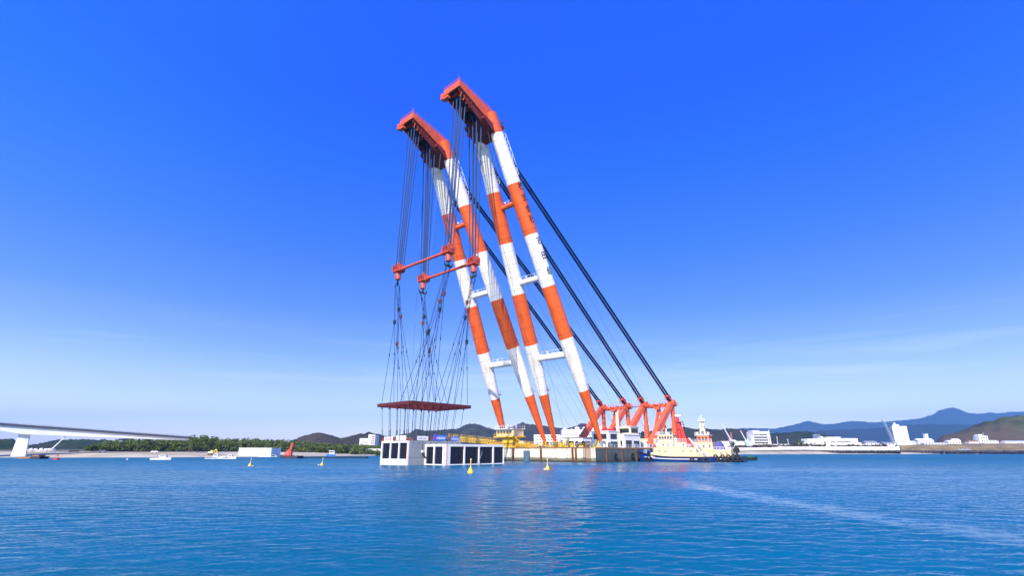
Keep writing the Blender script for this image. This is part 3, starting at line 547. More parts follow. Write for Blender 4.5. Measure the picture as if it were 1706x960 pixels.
# jib heads
def head(c):
    s_ = 1 if c > 0 else -1; y0, y1 = c - 3.9, c + 3.9
    P = [(62.2, 116.1), (62.2, 114.0), (55.5, 111.0), (49.6, 108.3), (47.6, 105.6), (43.6, 103.6), (42.6, 106.2), (44.2, 109.4), (48.2, 112.7)]
    mb = MB()
    for y in (y0, y1 - .45): mb.prism(P, 'y', y, y + .45)
    mb.prism([(62.19, 116.1), (62.19, 115.7), (48.3, 112.25), (44.3, 109.0), (44.0, 109.4), (48.2, 112.7)], 'y', y0 + .45, y1 - .45)
    hd_ = mb.build('jib_head', HEADRED, crane)
    mb = MB(); mb.box(61.75, 62.25, y0 + .45, y1 - .45, 114.0, 116.05); mb.build('end_plate', HEADRED, hd_)
    # inner bulkheads & stiffeners seen from below
    for u, z0, z1 in ((60.4, 112.9, 115.3), (55.4, 109.7, 114.2), (49.4, 105.8, 112.4), (47.2, 105.0, 111.2)):
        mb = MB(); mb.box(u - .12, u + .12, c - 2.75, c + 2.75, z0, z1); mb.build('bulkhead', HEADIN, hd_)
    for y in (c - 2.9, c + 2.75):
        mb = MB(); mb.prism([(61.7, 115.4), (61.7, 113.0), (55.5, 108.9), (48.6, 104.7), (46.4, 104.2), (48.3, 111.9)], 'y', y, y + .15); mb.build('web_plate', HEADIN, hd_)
    for yo, yi in ((y0 + .45, c - 2.9), (y1 - .45, c + 2.9)):      # sloping bottom flanges from the side plates down to the deep webs
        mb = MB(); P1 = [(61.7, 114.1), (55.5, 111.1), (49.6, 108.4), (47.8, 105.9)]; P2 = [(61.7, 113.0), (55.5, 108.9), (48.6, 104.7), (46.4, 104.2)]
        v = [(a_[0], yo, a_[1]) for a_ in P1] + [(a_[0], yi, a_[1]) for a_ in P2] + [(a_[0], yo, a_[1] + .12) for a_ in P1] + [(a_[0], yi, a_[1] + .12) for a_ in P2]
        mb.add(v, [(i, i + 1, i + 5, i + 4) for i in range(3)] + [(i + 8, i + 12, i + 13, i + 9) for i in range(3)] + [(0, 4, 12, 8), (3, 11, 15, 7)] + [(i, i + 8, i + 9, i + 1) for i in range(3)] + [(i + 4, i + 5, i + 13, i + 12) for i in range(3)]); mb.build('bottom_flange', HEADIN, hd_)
    mb = MB()
    for i in range(9):
        u = 49.8 + i * 1.35; z = 108.3 + (u - 49.6) * .45
        for y, sg in ((y1 - .45, -1), (y0 + .45, 1)): mb.beam((u, y + sg * .1, z - .2), (u, y + sg * .9, z - 1.9), .14, .3); mb.beam((u + .1, y + sg * .9, z - 1.9), (u + .6, y + sg * .9, z - 1.6), .12, .12)
    mb.build('bracket', HEADRED, hd_)
    # closed underside aft of the rope opening
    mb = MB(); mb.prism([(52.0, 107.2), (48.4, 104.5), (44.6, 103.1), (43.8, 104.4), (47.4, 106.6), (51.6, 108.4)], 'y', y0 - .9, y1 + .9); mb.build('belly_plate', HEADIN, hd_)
    # far-side hanging box & stub arm
    mb = MB(); mb.box(60.6, 62.6, y0 - 1.0, y0, 112.9, 115.0); mb.box(61.0, 62.3, y0 - .1, y0 + 2.2, 112.7, 113.5); mb.build('end_box', HEADRED, hd_)
    mb = MB(); mb.tube([(49.5, y0 + .2, 106.8), (49.5, y0 - 1.6, 106.2)], .35, 8); mb.box(48.9, 50.1, y0 - 1.9, y0 - 1.2, 105.8, 106.6); mb.build('stub_arm', HEADRED, hd_)
    # rope sheaves
    for u, z in ((58.6, 114.0), (51.6, 110.9)):
        for j in range(6):
            y = c - 2.2 + j * .88; mb = MB(); mb.tube([(u, y - .12, z), (u, y + .12, z)], 1.15, 16); mb.ring((u, y, z), 1.15, .1, 'y', 16, 0, 4); mb.build('sheave', STEELG, hd_)
        mb = MB(); mb.tube([(u, y0 + .3, z), (u, y1 - .3, z)], .28, 8); mb.build('sheave_shaft', DKRED, hd_)
    # top walkway rails and fittings along the upper edges
    mb = MB()
    for y in (y0 + .15, y1 - .15): mb.rail([(48.2, y, 112.7), (62.1, y, 116.1)], 1.0, 1.9, .03); mb.rail([(44.2, y, 109.4), (48.2, y, 112.7)], 1.0, 1.9, .03)
    mb.rail([(62.1, y0 + .2, 116.1), (62.1, y1 - .2, 116.1)], 1.1, 1.3, .045)
    mb.build('walkway_rail', HEADRED, hd_)
    mb = MB(); mb.tube([(61.5, c + 2.5, 116), (61.5, c + 2.5, 119.0)], [.08, .03], 5); mb.box(57, 58.5, c - 1, c + 1.2, 115.0, 115.9); mb.box(51.5, 54, c - 1.5, c + 1.5, 113.6, 114.9); mb.build('mast_light', HEADRED, hd_)
    # root castings: collars, bolts and gussets on leg tops
    for k in ((2, 3) if c > 0 else (0, 1)):
        p = legpt(k, 1.0); p2 = legpt(k, 1.06); mb = MB(); mb.tube([p - (p2 - p) * .1, p, p2], [2.2, 2.25, 2.05], 20)
        mb.beam(p2 + Vector((-1.0, 0, 0)), (46.5, p2.y + (c - p2.y) * .35, 111.5), 2.4, 1.6); mb.build('leg_collar', HEADRED, hd_)
        mb = MB()
        for i in range(3): mb.beam(p + Vector((-1.6 - .4 * i, .0, 2.0 + 1.4 * i)), p + Vector((-2.6 - .2 * i, .4, 2.6 + 1.6 * i)), .5, .4)
        mb.tube([p + Vector((-2.2, -1.2, 2.4)), p + Vector((-2.2, 1.2, 2.4))], .6, 10); mb.build('luffing_sheave', DKRED, hd_)
    return hd_
HEADS = [head(-12.05), head(12.05)]
# hoist falls
HK = {}
for c in (-12.05, 12.05):
    for u, zt, zb in ((60.6, 114.0, 60.0), (50.6, 110.9, 59.4)):
        ut = 58.6 if u > 55 else 51.6
        for side_ in (-1, 1):
            for j in range(6):
                y = c + (-1.95, -1.68, -.14, .14, 1.68, 1.95)[j]; mb = MB()
                mb.tube([(ut + side_ * 1.1, y, zt), (u + side_ * .62, c + (y - c) * .62, zb)], .115, 5, caps=False); mb.build('hoist_rope', ROPE, crane)
# auxiliary thin lines from the heads
for (a, b_) in (((49.5, -17.3, 106), (51, -15, 20)), ((49.5, -8, 106), (50.6, -9.7, 60)), ((49.5, 15, 107), (8, 14, DECK)), ((49.5, 9, 107), (8, 8, DECK))):
    mb = MB(); mb.tube([a, b_], .05, 4, caps=False); mb.build('light_rope', ROPEL, crane)

# rear A-frame
RV = [-17.48, -4.46, 4.46, 17.48]; RU, RZ = -62.9, 23.4
for i, v in enumerate(RV):
    foot = (-40.2, v + (.3 if i in (1, 2) else 0), DECK + .9)
    mb = MB(); mb.beam(foot, (RU + .4, v, RZ), 1.9, 2.8, w2=1.8, h2=2.2); st = mb.build('front_strut', FRAMEOR, crane)
    mb = MB(); mb.tube([(foot[0], v - 1.4, foot[2]), (foot[0], v + 1.4, foot[2])], .7, 12); mb.box(foot[0] - 1.8, foot[0] + 1.8, v - 1.5, v + 1.5, DECK, DECK + .7); mb.build('strut_shoe', FRAMEOR, st)
    mb = MB(); mb.beam((RU - .2, v, RZ), (RU - .2, v, 14.5), 1.3, 1.3); mb.beam((RU - .2, v, 14.5), (RU - .2, v, DECK), 1.6, 1.6); mb.build('rear_post', FRAMEOR, crane)
    # head casting with sheaves pulling the luffing falls
    mb = MB(); mb.tube([(RU, v - 1.3, RZ), (RU, v + 1.3, RZ)], 1.25, 14); mb.tube([(RU - 1.3, v, RZ - .9), (RU - 1.3, v + 1.2, RZ - .9)], .8, 10); hc = mb.build('frame_head', FRAMEOR, crane)
    d = (legpt(i, .93) + Vector((-2.4, 0, -1)) - Vector((RU, v, RZ))).normalized(); tip = Vector((RU, v, RZ)) + d * 4.6
    mb = MB()
    for s_ in (-.62, .62): mb.beam(Vector((RU, v + s_, RZ)), tip + Vector((0, s_, 0)), .9, .3, up=(0, 1, 0))
    mb.tube([tip + Vector((0, -.9, 0)), tip + Vector((0, .9, 0))], .75, 12); mb.build('block_link', BLOCKRED, hc)
    mb = MB()
    for j in range(5): mb.tube([Vector((RU, v, RZ)) + d * 3.0 + Vector((0, -.7 + j * .35 - .05, 0)), Vector((RU, v, RZ)) + d * 3.0 + Vector((0, -.7 + j * .35 + .05, 0))], 1.0, 14)
    mb.build('sheave', DKRED, hc)
    # davit hoop
    mb = MB(); b0 = Vector((RU + 3.4, v - .6, RZ - .2)); pts_ = [b0 + Vector((1.5 * math.cos(a), 0, 1.6 * math.sin(a) + .9)) for a in np.linspace(math.pi, .1, 7)]
    mb.tube([b0 + Vector((-1.5, 0, -2.5))] + pts_, .22, 8); mb.tube([b0 + Vector((-1.9, 0, -1.9)), b0 + Vector((1.2, 0, -1.9))], .2, 6); mb.box(b0.x - 2.0, b0.x + .9, b0.y - .5, b0.y + .5, b0.z - 2.3, b0.z - 2.1); mb.build('davit', BLOCKRED, hc)
    mb = MB(); mb.rail([(RU - 2, v - 1.8, RZ - .9), (RU - 2, v + 1.8, RZ - .9), (RU + 1.5, v + 1.8, RZ - .9)], 1.1, 1.2, .05); mb.box(RU - 2.2, RU + 1.5, v - 1.9, v + 1.9, RZ - 1.15, RZ - 1.0); mb.build('platform', BLOCKRED, hc)
    # luffing falls
    tp = legpt(i, .915); 
    for j in range(8):
        s_ = -.85 + j * .243 + (.12 if j > 3 else -.12)
        mb = MB(); mb.tube([Vector(tip) + Vector((0, s_, 0)), tp + Vector((-2.9, s_ * .9, 0))], .125, 5, caps=False); mb.build('luffing_rope', ROPE, crane)
    for k2 in range(3):
        mb = MB(); mb.tube([(RU + 6 + 6 * k2, v + 1.5 - k2, DECK + 1), legpt(i, .93 - .12 * k2) + Vector((-2.5, 1.0, 0))], .045, 4, caps=False); mb.build('light_rope', ROPEL, crane)
    mb = MB(); mb.tube([tp + Vector((-2.9, -1.2, 0)), tp + Vector((-2.9, 1.2, 0))], .7, 12)
    for s_ in (-1, 1): mb.beam(tp + Vector((-2.9, s_, 0)), tp + Vector((0, s_, -.5)), .35, .9)
    mb.build('luffing_block', STEELG, crane)
for (a, b_) in ((0, 1), (2, 3)):
    va, vb = RV[a], RV[b_]; vm = (va + vb) / 2
    mb = MB(); mb.beam((RU, va, RZ - 1.0), (RU, vb, RZ - 1.0), 1.5, 1.5); cb = mb.build('cross_beam', FRAMEOR, crane)
    mb = MB()
    for i in range(4): y = va + (vb - va) * (.2 + .2 * i); mb.tube([(RU + .9, y - .4, RZ - 1), (RU + .9, y + .4, RZ - 1)], .9, 12)
    mb.box(RU + .2, RU + 1.6, vm - 1.2, vm + 1.2, RZ - 2.6, RZ - 1.6); mb.build('winch_sheave', FRAMEOR, cb)
    mb = MB(); mb.rail([(RU, va, RZ - .2), (RU, vb, RZ - .2)], 1.1, 1.5, .045); mb.build('handrail', BLOCKRED, cb)
    for vv in (va + 2.0, vb - 2.0):
        mb = MB(); mb.beam((RU - .3, vm, RZ - 1.9), (RU - .3, vv, DECK), .9, .9, w2=1.1, h2=1.1); mb.build('k_brace', FRAMEOR, crane)
mb = MB(); mb.rail([(RU, RV[1], RZ - .7), (RU, RV[2], RZ - .7)], 1.1, 1.5, .05); mb.beam((RU, RV[1], RZ - .8), (RU, RV[2], RZ - .8), .9, .25); mb.build('catwalk', BLOCKRED, crane)

# deck houses and gear
def deckhouse(name, x0, x1, y0, y1, z1, m_, wins, roofm=None):
    mb = MB(); mb.box(x0, x1, y0, y1, DECK, z1); o = mb.build(name, m_, crane)
    mb = MB(); mb.box(x0 - .25, x1 + .25, y0 - .25, y1 + .25, z1, z1 + .2); mb.build('roof', roofm or m_, o)
    for (face, a0, a1, za, zb) in wins:
        mb = MB()
        if face == 'v': mb.box(a0, a1, y1 - .05, y1 + .05, za, zb, 0); mb.box(a0 - .12, a1 + .12, y1 + .003, y1 + .09, zb, zb + .12, 1)
        else: mb.box(x1 - .05, x1 + .05, a0, a1, za, zb, 0); mb.box(x1 + .003, x1 + .09, a0 - .12, a1 + .12, zb, zb + .12, 1)
        mb.build('window', [DARK, m_], o)
    return o
deckhouse('deck_house', -27, -15.5, 15, 21, DECK + 4.6, WHITE, [('v', -26, -22, DECK + .4, DECK + 2.6), ('v', -20.6, -16.6, DECK + .3, DECK + 2.7), ('u', 15.8, 20.2, DECK + .5, DECK + 2.6)])
mb = MB(); mb.box(-28, -22, 14, 20, DECK + 4.85, DECK + 7.6); o = mb.build('upper_cabin', CREAM, crane)
mb = MB(); mb.box(-27.3, -22.6, 19.95, 20.06, DECK + 5.4, DECK + 7.0); mb.box(-22.05, -21.94, 14.8, 19.4, DECK + 5.4, DECK + 7.0); mb.build('window', DARK, o)
mb = MB(); mb.box(-28.3, -21.7, 13.7, 20.3, DECK + 7.6, DECK + 7.8); mb.build('roof', WHITE, o)
deckhouse('deck_house', -12, -3, 4, 12, DECK + 3.4, WHITE, [('u', 4.6, 8.2, DECK + .5, DECK + 2.5), ('v', -11, -8, DECK + .5, DECK + 2.5), ('v', -7, -4, DECK + .4, DECK + 2.4)], ROOFG)
deckhouse('winch_house', -14, -8, 12.5, 19.5, DECK + 5.6, WHITE, [('u', 13.2, 18.6, DECK + 3.0, DECK + 4.8), ('v', -13.2, -9, DECK + 3.0, DECK + 4.8), ('v', -13.4, -9, DECK + .4, DECK + 2.2)])
deckhouse('store_house', -36, -29, -4, 6, DECK + 4.2, CREAM, [('u', -3.2, 5.2, DECK + .4, DECK + 2.4)])
deckhouse('machine_house', -58, -42, 5, 20, DECK + 3.6, CREAM, [('v', -56, -52, DECK + .5, DECK + 2.2), ('v', -50, -45, DECK + .5, DECK + 2.2)])
mb = MB(); mb.tube([(-15, 19, DECK), (-15, 19, 16.8)], [.75, .55], 12); mb.build('king_post', CREAM, crane)
mb = MB(); mb.tube([(-24, 8, 9.5), (-24, 12, 9.5)], 2.0, 16); mb.tube([(-24, 7.6, 9.5), (-24, 8, 9.5)], 2.4, 16); mb.tube([(-24, 12, 9.5), (-24, 12.4, 9.5)], 2.4, 16); mb.box(-25.5, -22.5, 8, 12, DECK, 8.4); mb.build('winch_drum', RED, crane)
def winch(u, v, s_=1, m_=YEL):
    mb = MB(); mb.tube([(u, v - 1.1 * s_, DECK + 1.1 * s_), (u, v + 1.1 * s_, DECK + 1.1 * s_)], .6 * s_, 12, 1)
    for k in (-1.15, 1.15): mb.tube([(u, v + k * s_ - .08, DECK + 1.1 * s_), (u, v + k * s_ + .08, DECK + 1.1 * s_)], 1.0 * s_, 14)
    mb.box(u - 1.2 * s_, u + 1.2 * s_, v - 1.5 * s_, v + 1.5 * s_, DECK, DECK + .3); mb.box(u - .5 * s_, u + .5 * s_, v + 1.3 * s_, v + 1.9 * s_, DECK + .3, DECK + 1.5 * s_); mb.build('winch', [m_, ROPEL], crane)
for u, v, s_, m_ in ((5, -7, 1, YEL), (4.5, -14, 1.1, GREENP), (5, 7, 1.1, YEL), (5.5, 12.5, .9, YEL), (5, 16.5, 1.1, DARK), (-2, 15.5, 1.2, STEELG), (4, -18, 1, YEL), (1, 22.3, .7, WHITE), (-6, 21.8, .9, GREENP), (-30, 20, 1.1, WHITE), (-34, 16, 1.2, STEELG), (-36, 21, .9, CREAM)): winch(u, v, s_, m_)
random.seed(3)
for i in range(30):
    u = random.uniform(-36, 7); v = random.uniform(-22, 23); 
    if u < -2 and 3 < v < 21: continue
    a, b_, c_ = random.uniform(.4, 1.4), random.uniform(.4, 1.4), random.uniform(.7, 2.2); mb = MB(); mb.box(u - a, u + a, v - b_, v + b_, DECK, DECK + c_); mb.box(u - a * .8, u + a * .8, v - b_ * .7, v + b_ * .7, DECK + c_, DECK + c_ + .25)
    mb.build('deck_locker', random.choice([YEL, CREAM, WHITE, STEELG, ROOFG, CREAM]), crane)
for v in (-12, -7.5, 6.5, 13, 19.0):   # bollards at the bow and green gusset frames at the legs
    mb = MB()
    for s_ in (-.4, .4): mb.tube([(7.8, v + s_, DECK), (7.8, v + s_, DECK + .9)], [.22, .26], 8)
    mb.box(7.4, 8.2, v - .8, v + .8, DECK, DECK + .12); mb.build('bollard', YEL, crane)
for v in (6.0, 24.0 - 5.2):
    mb = MB(); mb.prism([(-4, DECK), (1.4, DECK), (-3.2, DECK + 3.8)], 'y', v - .2, v + .2); mb.build('gusset', mat('olive_paint', (.30, .33, .08), .6, var=.2), crane)
# operator's cabin and truss gangway at the far corner
mb = MB(); mb.box(4, 9.5, -17.6, -9.2, 8.6, 11.0); cab = mb.build('control_cabin', CREAM, crane)
mb = MB()
for y in np.arange(-17.2, -9.8, 1.5): mb.box(9.45, 9.6, y, y + 1.15, 9.5, 10.6)
mb.build('window', GLASS, cab)
mb = MB(); mb.box(3.6, 10.1, -18.1, -8.8, 11.0, 11.25); mb.rail([(10, -18, 11.25), (10, -8.9, 11.25), (3.7, -8.9, 11.25)], 1.1, 1.2, .05); mb.sphere((7, -14, 12.6), .5, 8); mb.tube([(6, -11, 11.2), (6, -11, 14)], .07, 5); mb.build('roof', RAIL, cab)
mb = MB(); mb.box(3.8, 10.2, -18.4, -8.4, 8.2, 8.6); mb.rail([(10.1, -18.3, 8.6), (10.1, -8.5, 8.6)], 1.1, 1.2, .05); mb.box(5, 9, -15, -10, 6.2, 8.2); mb.box(5.5, 8.5, -14, -11, DECK, 6.2); mb.beam((9.6, -8.6, 8.4), (7.5, -5.4, DECK + .5), .3, .2); mb.build('cabin_base', YEL, cab)
mb = MB(); A = Vector((7.5, -46, 9.2)); B = Vector((7.5, 2, 5.2)); nseg = 34
for dz, dx in ((0, -.8), (0, .8), (-1.6, -.8), (-1.6, .8)): mb.beam(A + Vector((dx, 0, dz)), B + Vector((dx, 0, dz * .5)), .2, .2)
for i in range(nseg):
    p, q_ = A.lerp(B, i / nseg), A.lerp(B, (i + 1) / nseg); k0, k1 = 1.6 - .8 * i / nseg, 1.6 - .8 * (i + 1) / nseg
    for dx in (-.8, .8):
        mb.beam(p + Vector((dx, 0, 0)), q_ + Vector((dx, 0, -k1)), .12, .12); mb.beam(p + Vector((dx, 0, -k0)), p + Vector((dx, 0, 0)), .12, .12)
mb.box(6.8, 8.2, -46, 2, 5.3, 5.3) if False else None
gw = mb.build('gangway_truss', YEL, crane)
mb = MB(); mb.rail([tuple(A + Vector((.8, 0, 0))), tuple(B + Vector((.8, 0, 0)))], 1.0, 1.6, .05); mb.build('handrail', YEL, gw)
mb = MB(); mb.box(6.6, 8.9, -17, -9, DECK + .1, 5.3); mb.rail([(8.8, -22, DECK + .2), (8.8, -4, DECK + .2)], 1.5, 1.2, .08, 0, 2); mb.box(7, 8.8, -22, -19, DECK + .1, 4.9); mb.build('bow_platform', YEL, crane)

# ================================================================== LIFTING GEAR
def hook_block(u, v, z, label, twist):
    t = thing('hook_block', label, 'hook block', uv(u, v, z), HD, 'hook blocks under the hoist ropes'); t.scale = (.86, .86, .92)
    mb = MB(); mb.prism([(-1.55, -.9), (1.55, -.9), (1.8, 1.0), (1.0, 1.7), (-1.0, 1.7), (-1.8, 1.0)], 'y', -1.65, -1.35)
    for y in (-.7, .1, .9, 1.35): mb.prism([(-1.45, -.9), (1.45, -.9), (1.7, 1.0), (.9, 1.6), (-.9, 1.6), (-1.7, 1.0)], 'y', y, y + .22)
    mb.box(-1.6, 1.6, -1.7, 1.7, -1.15, -.85); b = mb.build('block_housing', BLOCKRED, t)
    for y in (-1.0, -.3, .5, 1.2):
        mb = MB()
        for s_ in (-.7, .7): mb.tube([(s_, y - .13, .55), (s_, y + .13, .55)], .95, 14)
        mb.build('sheave', DKRED, b)
    mb = MB(); mb.tube([(0, -1.9, .4), (0, 1.9, .4)], .4, 10); mb.box(-1.1, -.5, -1.2, -.7, 1.6, 2.1); mb.box(.4, 1.0, .6, 1.1, 1.6, 2.2); mb.build('axle', BLOCKRED, b)
    mb = MB(); mb.tube([(0, 0, -1.1), (0, 0, -1.5), (0, 0, -3.7), (0, 0, -3.9)], [.95, 1.05, 1.0, .7], 14)
    for a in range(4): c, s_ = math.cos(a * 1.57), math.sin(a * 1.57); mb.box(c * 1.0 - .15, c * 1.0 + .15, s_ * 1.0 - .15, s_ * 1.0 + .15, -3.3, -1.3)
    mb.build('swivel_housing', BLOCKRED, t)
    mb = MB(); mb.tube([(0, 0, -3.8), (0, 0, -5.0)], .32, 10); a = twist; ca, sa = math.cos(a), math.sin(a)
    for s_ in (-1, 1):
        P = [(0, -4.7), (.55, -5.35), (1.25, -5.4), (1.75, -4.85), (1.95, -4.1)]; mb.tube([(s_ * x * ca, s_ * x * sa, z_) for x, z_ in P], [.42, .45, .36, .24, .10], 8)
    mb.build('double_hook', HOOKM, t); return t
HPOS = {('f', -1): (61.0, -12.05, 59.0), ('f', 1): (60.6, 12.05, 59.2), ('a', -1): (50.9, -12.05, 58.3), ('a', 1): (50.6, 12.05, 58.4)}
hook_block(*HPOS[('f', -1)], 'red hook block with green double hook, leftmost and hanging from the farther jib', .9)
hook_block(*HPOS[('f', 1)], 'red hook block with green double hook, highest of the four, crossing the leftmost leg', .1)
hook_block(*HPOS[('a', -1)], 'red hook block with green double hook, lowest of the four, second from the left', .0)
hook_block(*HPOS[('a', 1)], 'red hook block with green double hook, rightmost, hanging before the second striped leg', 1.4)
for kk, lab in (('f', 'long red tubular bar linking the leftmost hook block to the highest one'), ('a', 'long red tubular bar linking the lowest hook block to the rightmost one')):
    a = Vector(HPOS[(kk, -1)]); b_ = Vector(HPOS[(kk, 1)]); m_ = (a + b_) / 2; t = thing('spreader_bar', lab, 'spreader bar', uv(*m_), HD, 'bars between the hook blocks')
    a -= m_; b_ -= m_; a.z -= .3; b_.z -= .3; mb = MB(); mb.tube([a + Vector((0, 2.0, 0)), b_ - Vector((0, 2.0, 0))], .45, 14); mb.build('tube', BLOCKRED, t)
    for p, s_ in ((a, 1), (b_, -1)): mb = MB(); mb.tube([p + Vector((0, 1.6 * s_, 0)), p + Vector((0, 2.9 * s_, 0)), p + Vector((0, 3.4 * s_, 0))], [.7, .65, .46], 12); mb.beam(p + Vector((0, 1.65 * s_, 0)), p + Vector((0, 2.2 * s_, 0)), 2.2, 1.4); mb.build('end_clamp', BLOCKRED, t)
# spreader frame
SU, SV, SZ, SLU, SLV = 57.0, 0.0, 15.6, 10.6, 7.6
fr = thing('lifting_frame', 'flat dark red rectangular lifting frame hung level above the caisson', 'lifting frame', uv(SU, SV, SZ), HD)
for s_ in (-1, 1):
    mb = MB(); mb.beam((-SLU, s_ * SLV, 0), (SLU, s_ * SLV, 0), .6, .85); mb.build('edge_beam', DKRED, fr)
    mb = MB(); mb.beam((s_ * SLU, -SLV + .3, 0), (s_ * SLU, SLV - .3, 0), .6, .85); mb.build('edge_beam', DKRED, fr)
GR = [(-SLU + .9 + i * (2 * SLU - 1.8) / 8) for i in range(9)]
for x in GR: mb = MB(); mb.beam((x, -SLV + .3, 0), (x, SLV - .3, 0), .35, .7); mb.build('cross_beam', DKRED, fr)
for y in (-SLV * .6, -SLV * .2, SLV * .2, SLV * .6):
    mb = MB(); mb.beam((-SLU + .3, y, .02), (SLU - .3, y, .02), .4, .6); mb.build('long_beam', DKRED, fr)
FRB = mat('frame_rib_red', (.42, .05, .035), .6, var=.3)
for i, x in enumerate(GR[:-1]):
    for y in np.arange(-SLV + 1.0, SLV - .6, 1.25):
        if (i * 7 + int(y * 3)) % 5: mb = MB(); mb.beam((x + .25, y, -.2), (x + 2.1, y, -.2), .14, .22); mb.build('rib', FRB, fr)
# slings: hook to equaliser, then pairs to the frame
for (kk, sv), (hu, hv, hz) in HPOS.items():
    top = Vector((hu - SU, hv - SV, hz - 5.2 - SZ)); us = (2.2, 4.4, 6.9, 9.6) if kk == 'f' else (-2.2, -4.6, -7.2, -9.8)
    for i, x in enumerate(us):
        eqt = (.20, .32, .26, .50)[i] if sv > 0 else (.28, .22, .52, .34)[i]
        tgt = Vector((x, sv * 4.0, 0)); eq = top.lerp(tgt, eqt); a = .25 if i % 2 else -.25
        for d in (-.22, .22): mb = MB(); mb.tube([top + Vector((a * 3, d, 0)), eq + Vector((0, d, 0))], .065, 5, caps=False); mb.build('sling', ROPE, fr)
        mb = MB(); mb.box(eq.x - .32, eq.x + .32, eq.y - .3, eq.y + .3, eq.z - .65, eq.z + .6); mb.tube([(eq.x, eq.y - .45, eq.z + .2), (eq.x, eq.y + .45, eq.z + .2)], .32, 10); mb.build('equaliser_block', mat('equaliser_brown', (.20, .06, .045), .6, var=.4) if i in (0, 2) else HOOKM, fr)
        for yy in (sv * 1.4, sv * 7.2):
            mb = MB(); tt = Vector((x, yy, .4)); kn = eq.lerp(tt, .42); mb.tube([eq, kn, tt], .07, 5, caps=False); mb.build('sling', ROPE, fr)
            mb = MB(); mb.tube([kn + Vector((0, 0, -.4)), kn + Vector((0, 0, .4))], .16, 6); mb.build('shackle', HOOKM, fr)
for x in (-9.2, -6.4, -3.6, -.8, 2.2, 5.0, 7.6, 10.0):      # lower slings frame to caisson top
    for y in (-6.3, -2.2, 2.4, 6.3):
        yb = y * .92 + .6; xb = x * .90 + .9; mb = MB(); mb.tube([(x, y, -.4), (xb, yb, 6.15 - SZ)], .06, 5, caps=False); mb.build('lower_sling', ROPE, fr)
        mb = MB(); mb.tube([(xb, yb, 6.15 - SZ), (xb + (x - xb) * .3, yb + (y - yb) * .3, 9.0 - SZ)], .11, 6); mb.build('sling_thimble', HOOKM, fr)
        if abs(y) > 6: mb = MB(); mb.box(x - .15, x + .15, y - .12, y + .12, -1.0, -.3); mb.build('lug', DKRED, fr)
for (x0, y0, z0, x1, y1, z1) in ((8, -9.5, 36, 9.5, -11.5, 26), (3, 8, 38, 2, 9.3, 18), (-4, 9, 40, -4.6, 8.6, 22), (5, 4.0, 43, 5.4, 3.4, 22), (-11, 9.0, 30, -10.8, 9.3, 14)):
    mb = MB(); mb.tube([(x0, y0, z0), (x1, y1, z1)], .05, 4, caps=False); mb.build('tag_line', ROPEL, fr)

# ================================================================== CAISSON
cs = thing('caisson', 'stepped white concrete caisson with dark screened slots floating under the lifting frame', 'caisson', uv(60, 5, 0), HD)
def L2(u, v): return (u - 60, v - 5)
def slotwall(axis, fixed, a0, a1, z0, z1, slots, sz0, sz1, depth, m_):
    """wall slab with real openings; axis 'u': wall spans v at u=fixed facing +u, axis 'v': wall spans u at v=fixed facing +v"""
    mb = MB(); th = depth
    def bx(p, q, zz0, zz1, mi=0, f0=0., f1=None):
        lo, hi = fixed - (th if f1 is None else f1), fixed - f0
        if axis == 'u': x0, y0 = L2(lo, min(p, q)); x1, y1 = L2(hi, max(p, q))
        else: x0, y0 = L2(min(p, q), lo); x1, y1 = L2(max(p, q), hi)
        return (x0, x1, y0, y1, zz0, zz1, mi)
    mb.box(*bx(a0, a1, z0, sz0)); mb.box(*bx(a0, a1, sz1, z1)); e = [a0] + [x for s in slots for x in s] + [a1]
    for i in range(0, len(e), 2): mb.box(*bx(e[i], e[i + 1], sz0, sz1))
    wl = mb.build('slotted_wall', m_, cs)
    for (p, q) in slots:
        mb = MB(); mb.box(*bx(p, q, sz0, sz1, 0, th * .85, th)); sc_ = mb.build('screen', SLOT, wl)
        mb = MB(); n = 9
        for i in range(1, n): z = sz0 + (sz1 - sz0) * i / n; mb.box(*bx(p, q, z - .05, z + .05, 0, th * .55, th * .8))
        for i in range(1, 4): a = p + (q - p) * i / 4; mb.box(*bx(a - .035, a + .035, sz0, sz1, 0, th * .5, th * .84))
        mb.build('screen_bars', SLOTB, wl)
    return wl
B1 = dict(u0=67.0, ub=48.8, v0=-5.3, v1=6.7, z=6.0); B2 = dict(u0=61.5, ub=40.0, v1=15.1, z=5.15)
slotwall('u', 67.0, -5.3, 6.7, -3, 5.75, [(-4.85, -1.3), (-.95, 2.55), (2.9, 6.3)], 1.5, 5.5, .4, CONCW)
x0, y0 = L2(48.8, -5.3); x1, y1 = L2(66.59, 6.7); mb = MB(); mb.box(x0, x1, y0, y1, -3, 6.0); main = mb.build('main_body', GREYC, cs)
mb = MB()
for z in (1.9, 4.4): mb.box(x0, x1, y1 + .002, y1 + .05, z, z + .06)
for u in (58, 62.5): a, _ = L2(u, 0); mb.box(a, a + .06, y1 + .002, y1 + .05, 0, 6)
mb.build('panel_joint', mat('joint_grey', (.25, .26, .28), .8, var=.1), main)
x0, y0 = L2(66.58, -5.3); mb = MB(); a, _ = L2(67.02, 0); mb.box(x0, a, y0, y1, 5.75, 5.98); mb.build('coping', WHITE, cs)
slotwall('u', 61.5, 6.72, 15.1, -3, 5.15, [(7.15, 10.2), (10.6, 13.85)], .25, 4.55, .4, CONCW)
ss = [uv(0, 0)]  # slots along the long side
slotwall('v', 15.1, 40.0, 61.08, -3, 5.15, [(40.25, 44.05), (44.5, 49.5), (49.9, 54.8), (55.2, 59.9)], .25, 4.55, .4, CONCW)
x0, y0 = L2(40.0, 6.72); x1, y1 = L2(61.08, 14.68); mb = MB(); mb.box(x0, x1, y0, y1, -3, 5.1); mb.build('side_body', GREYC, cs)
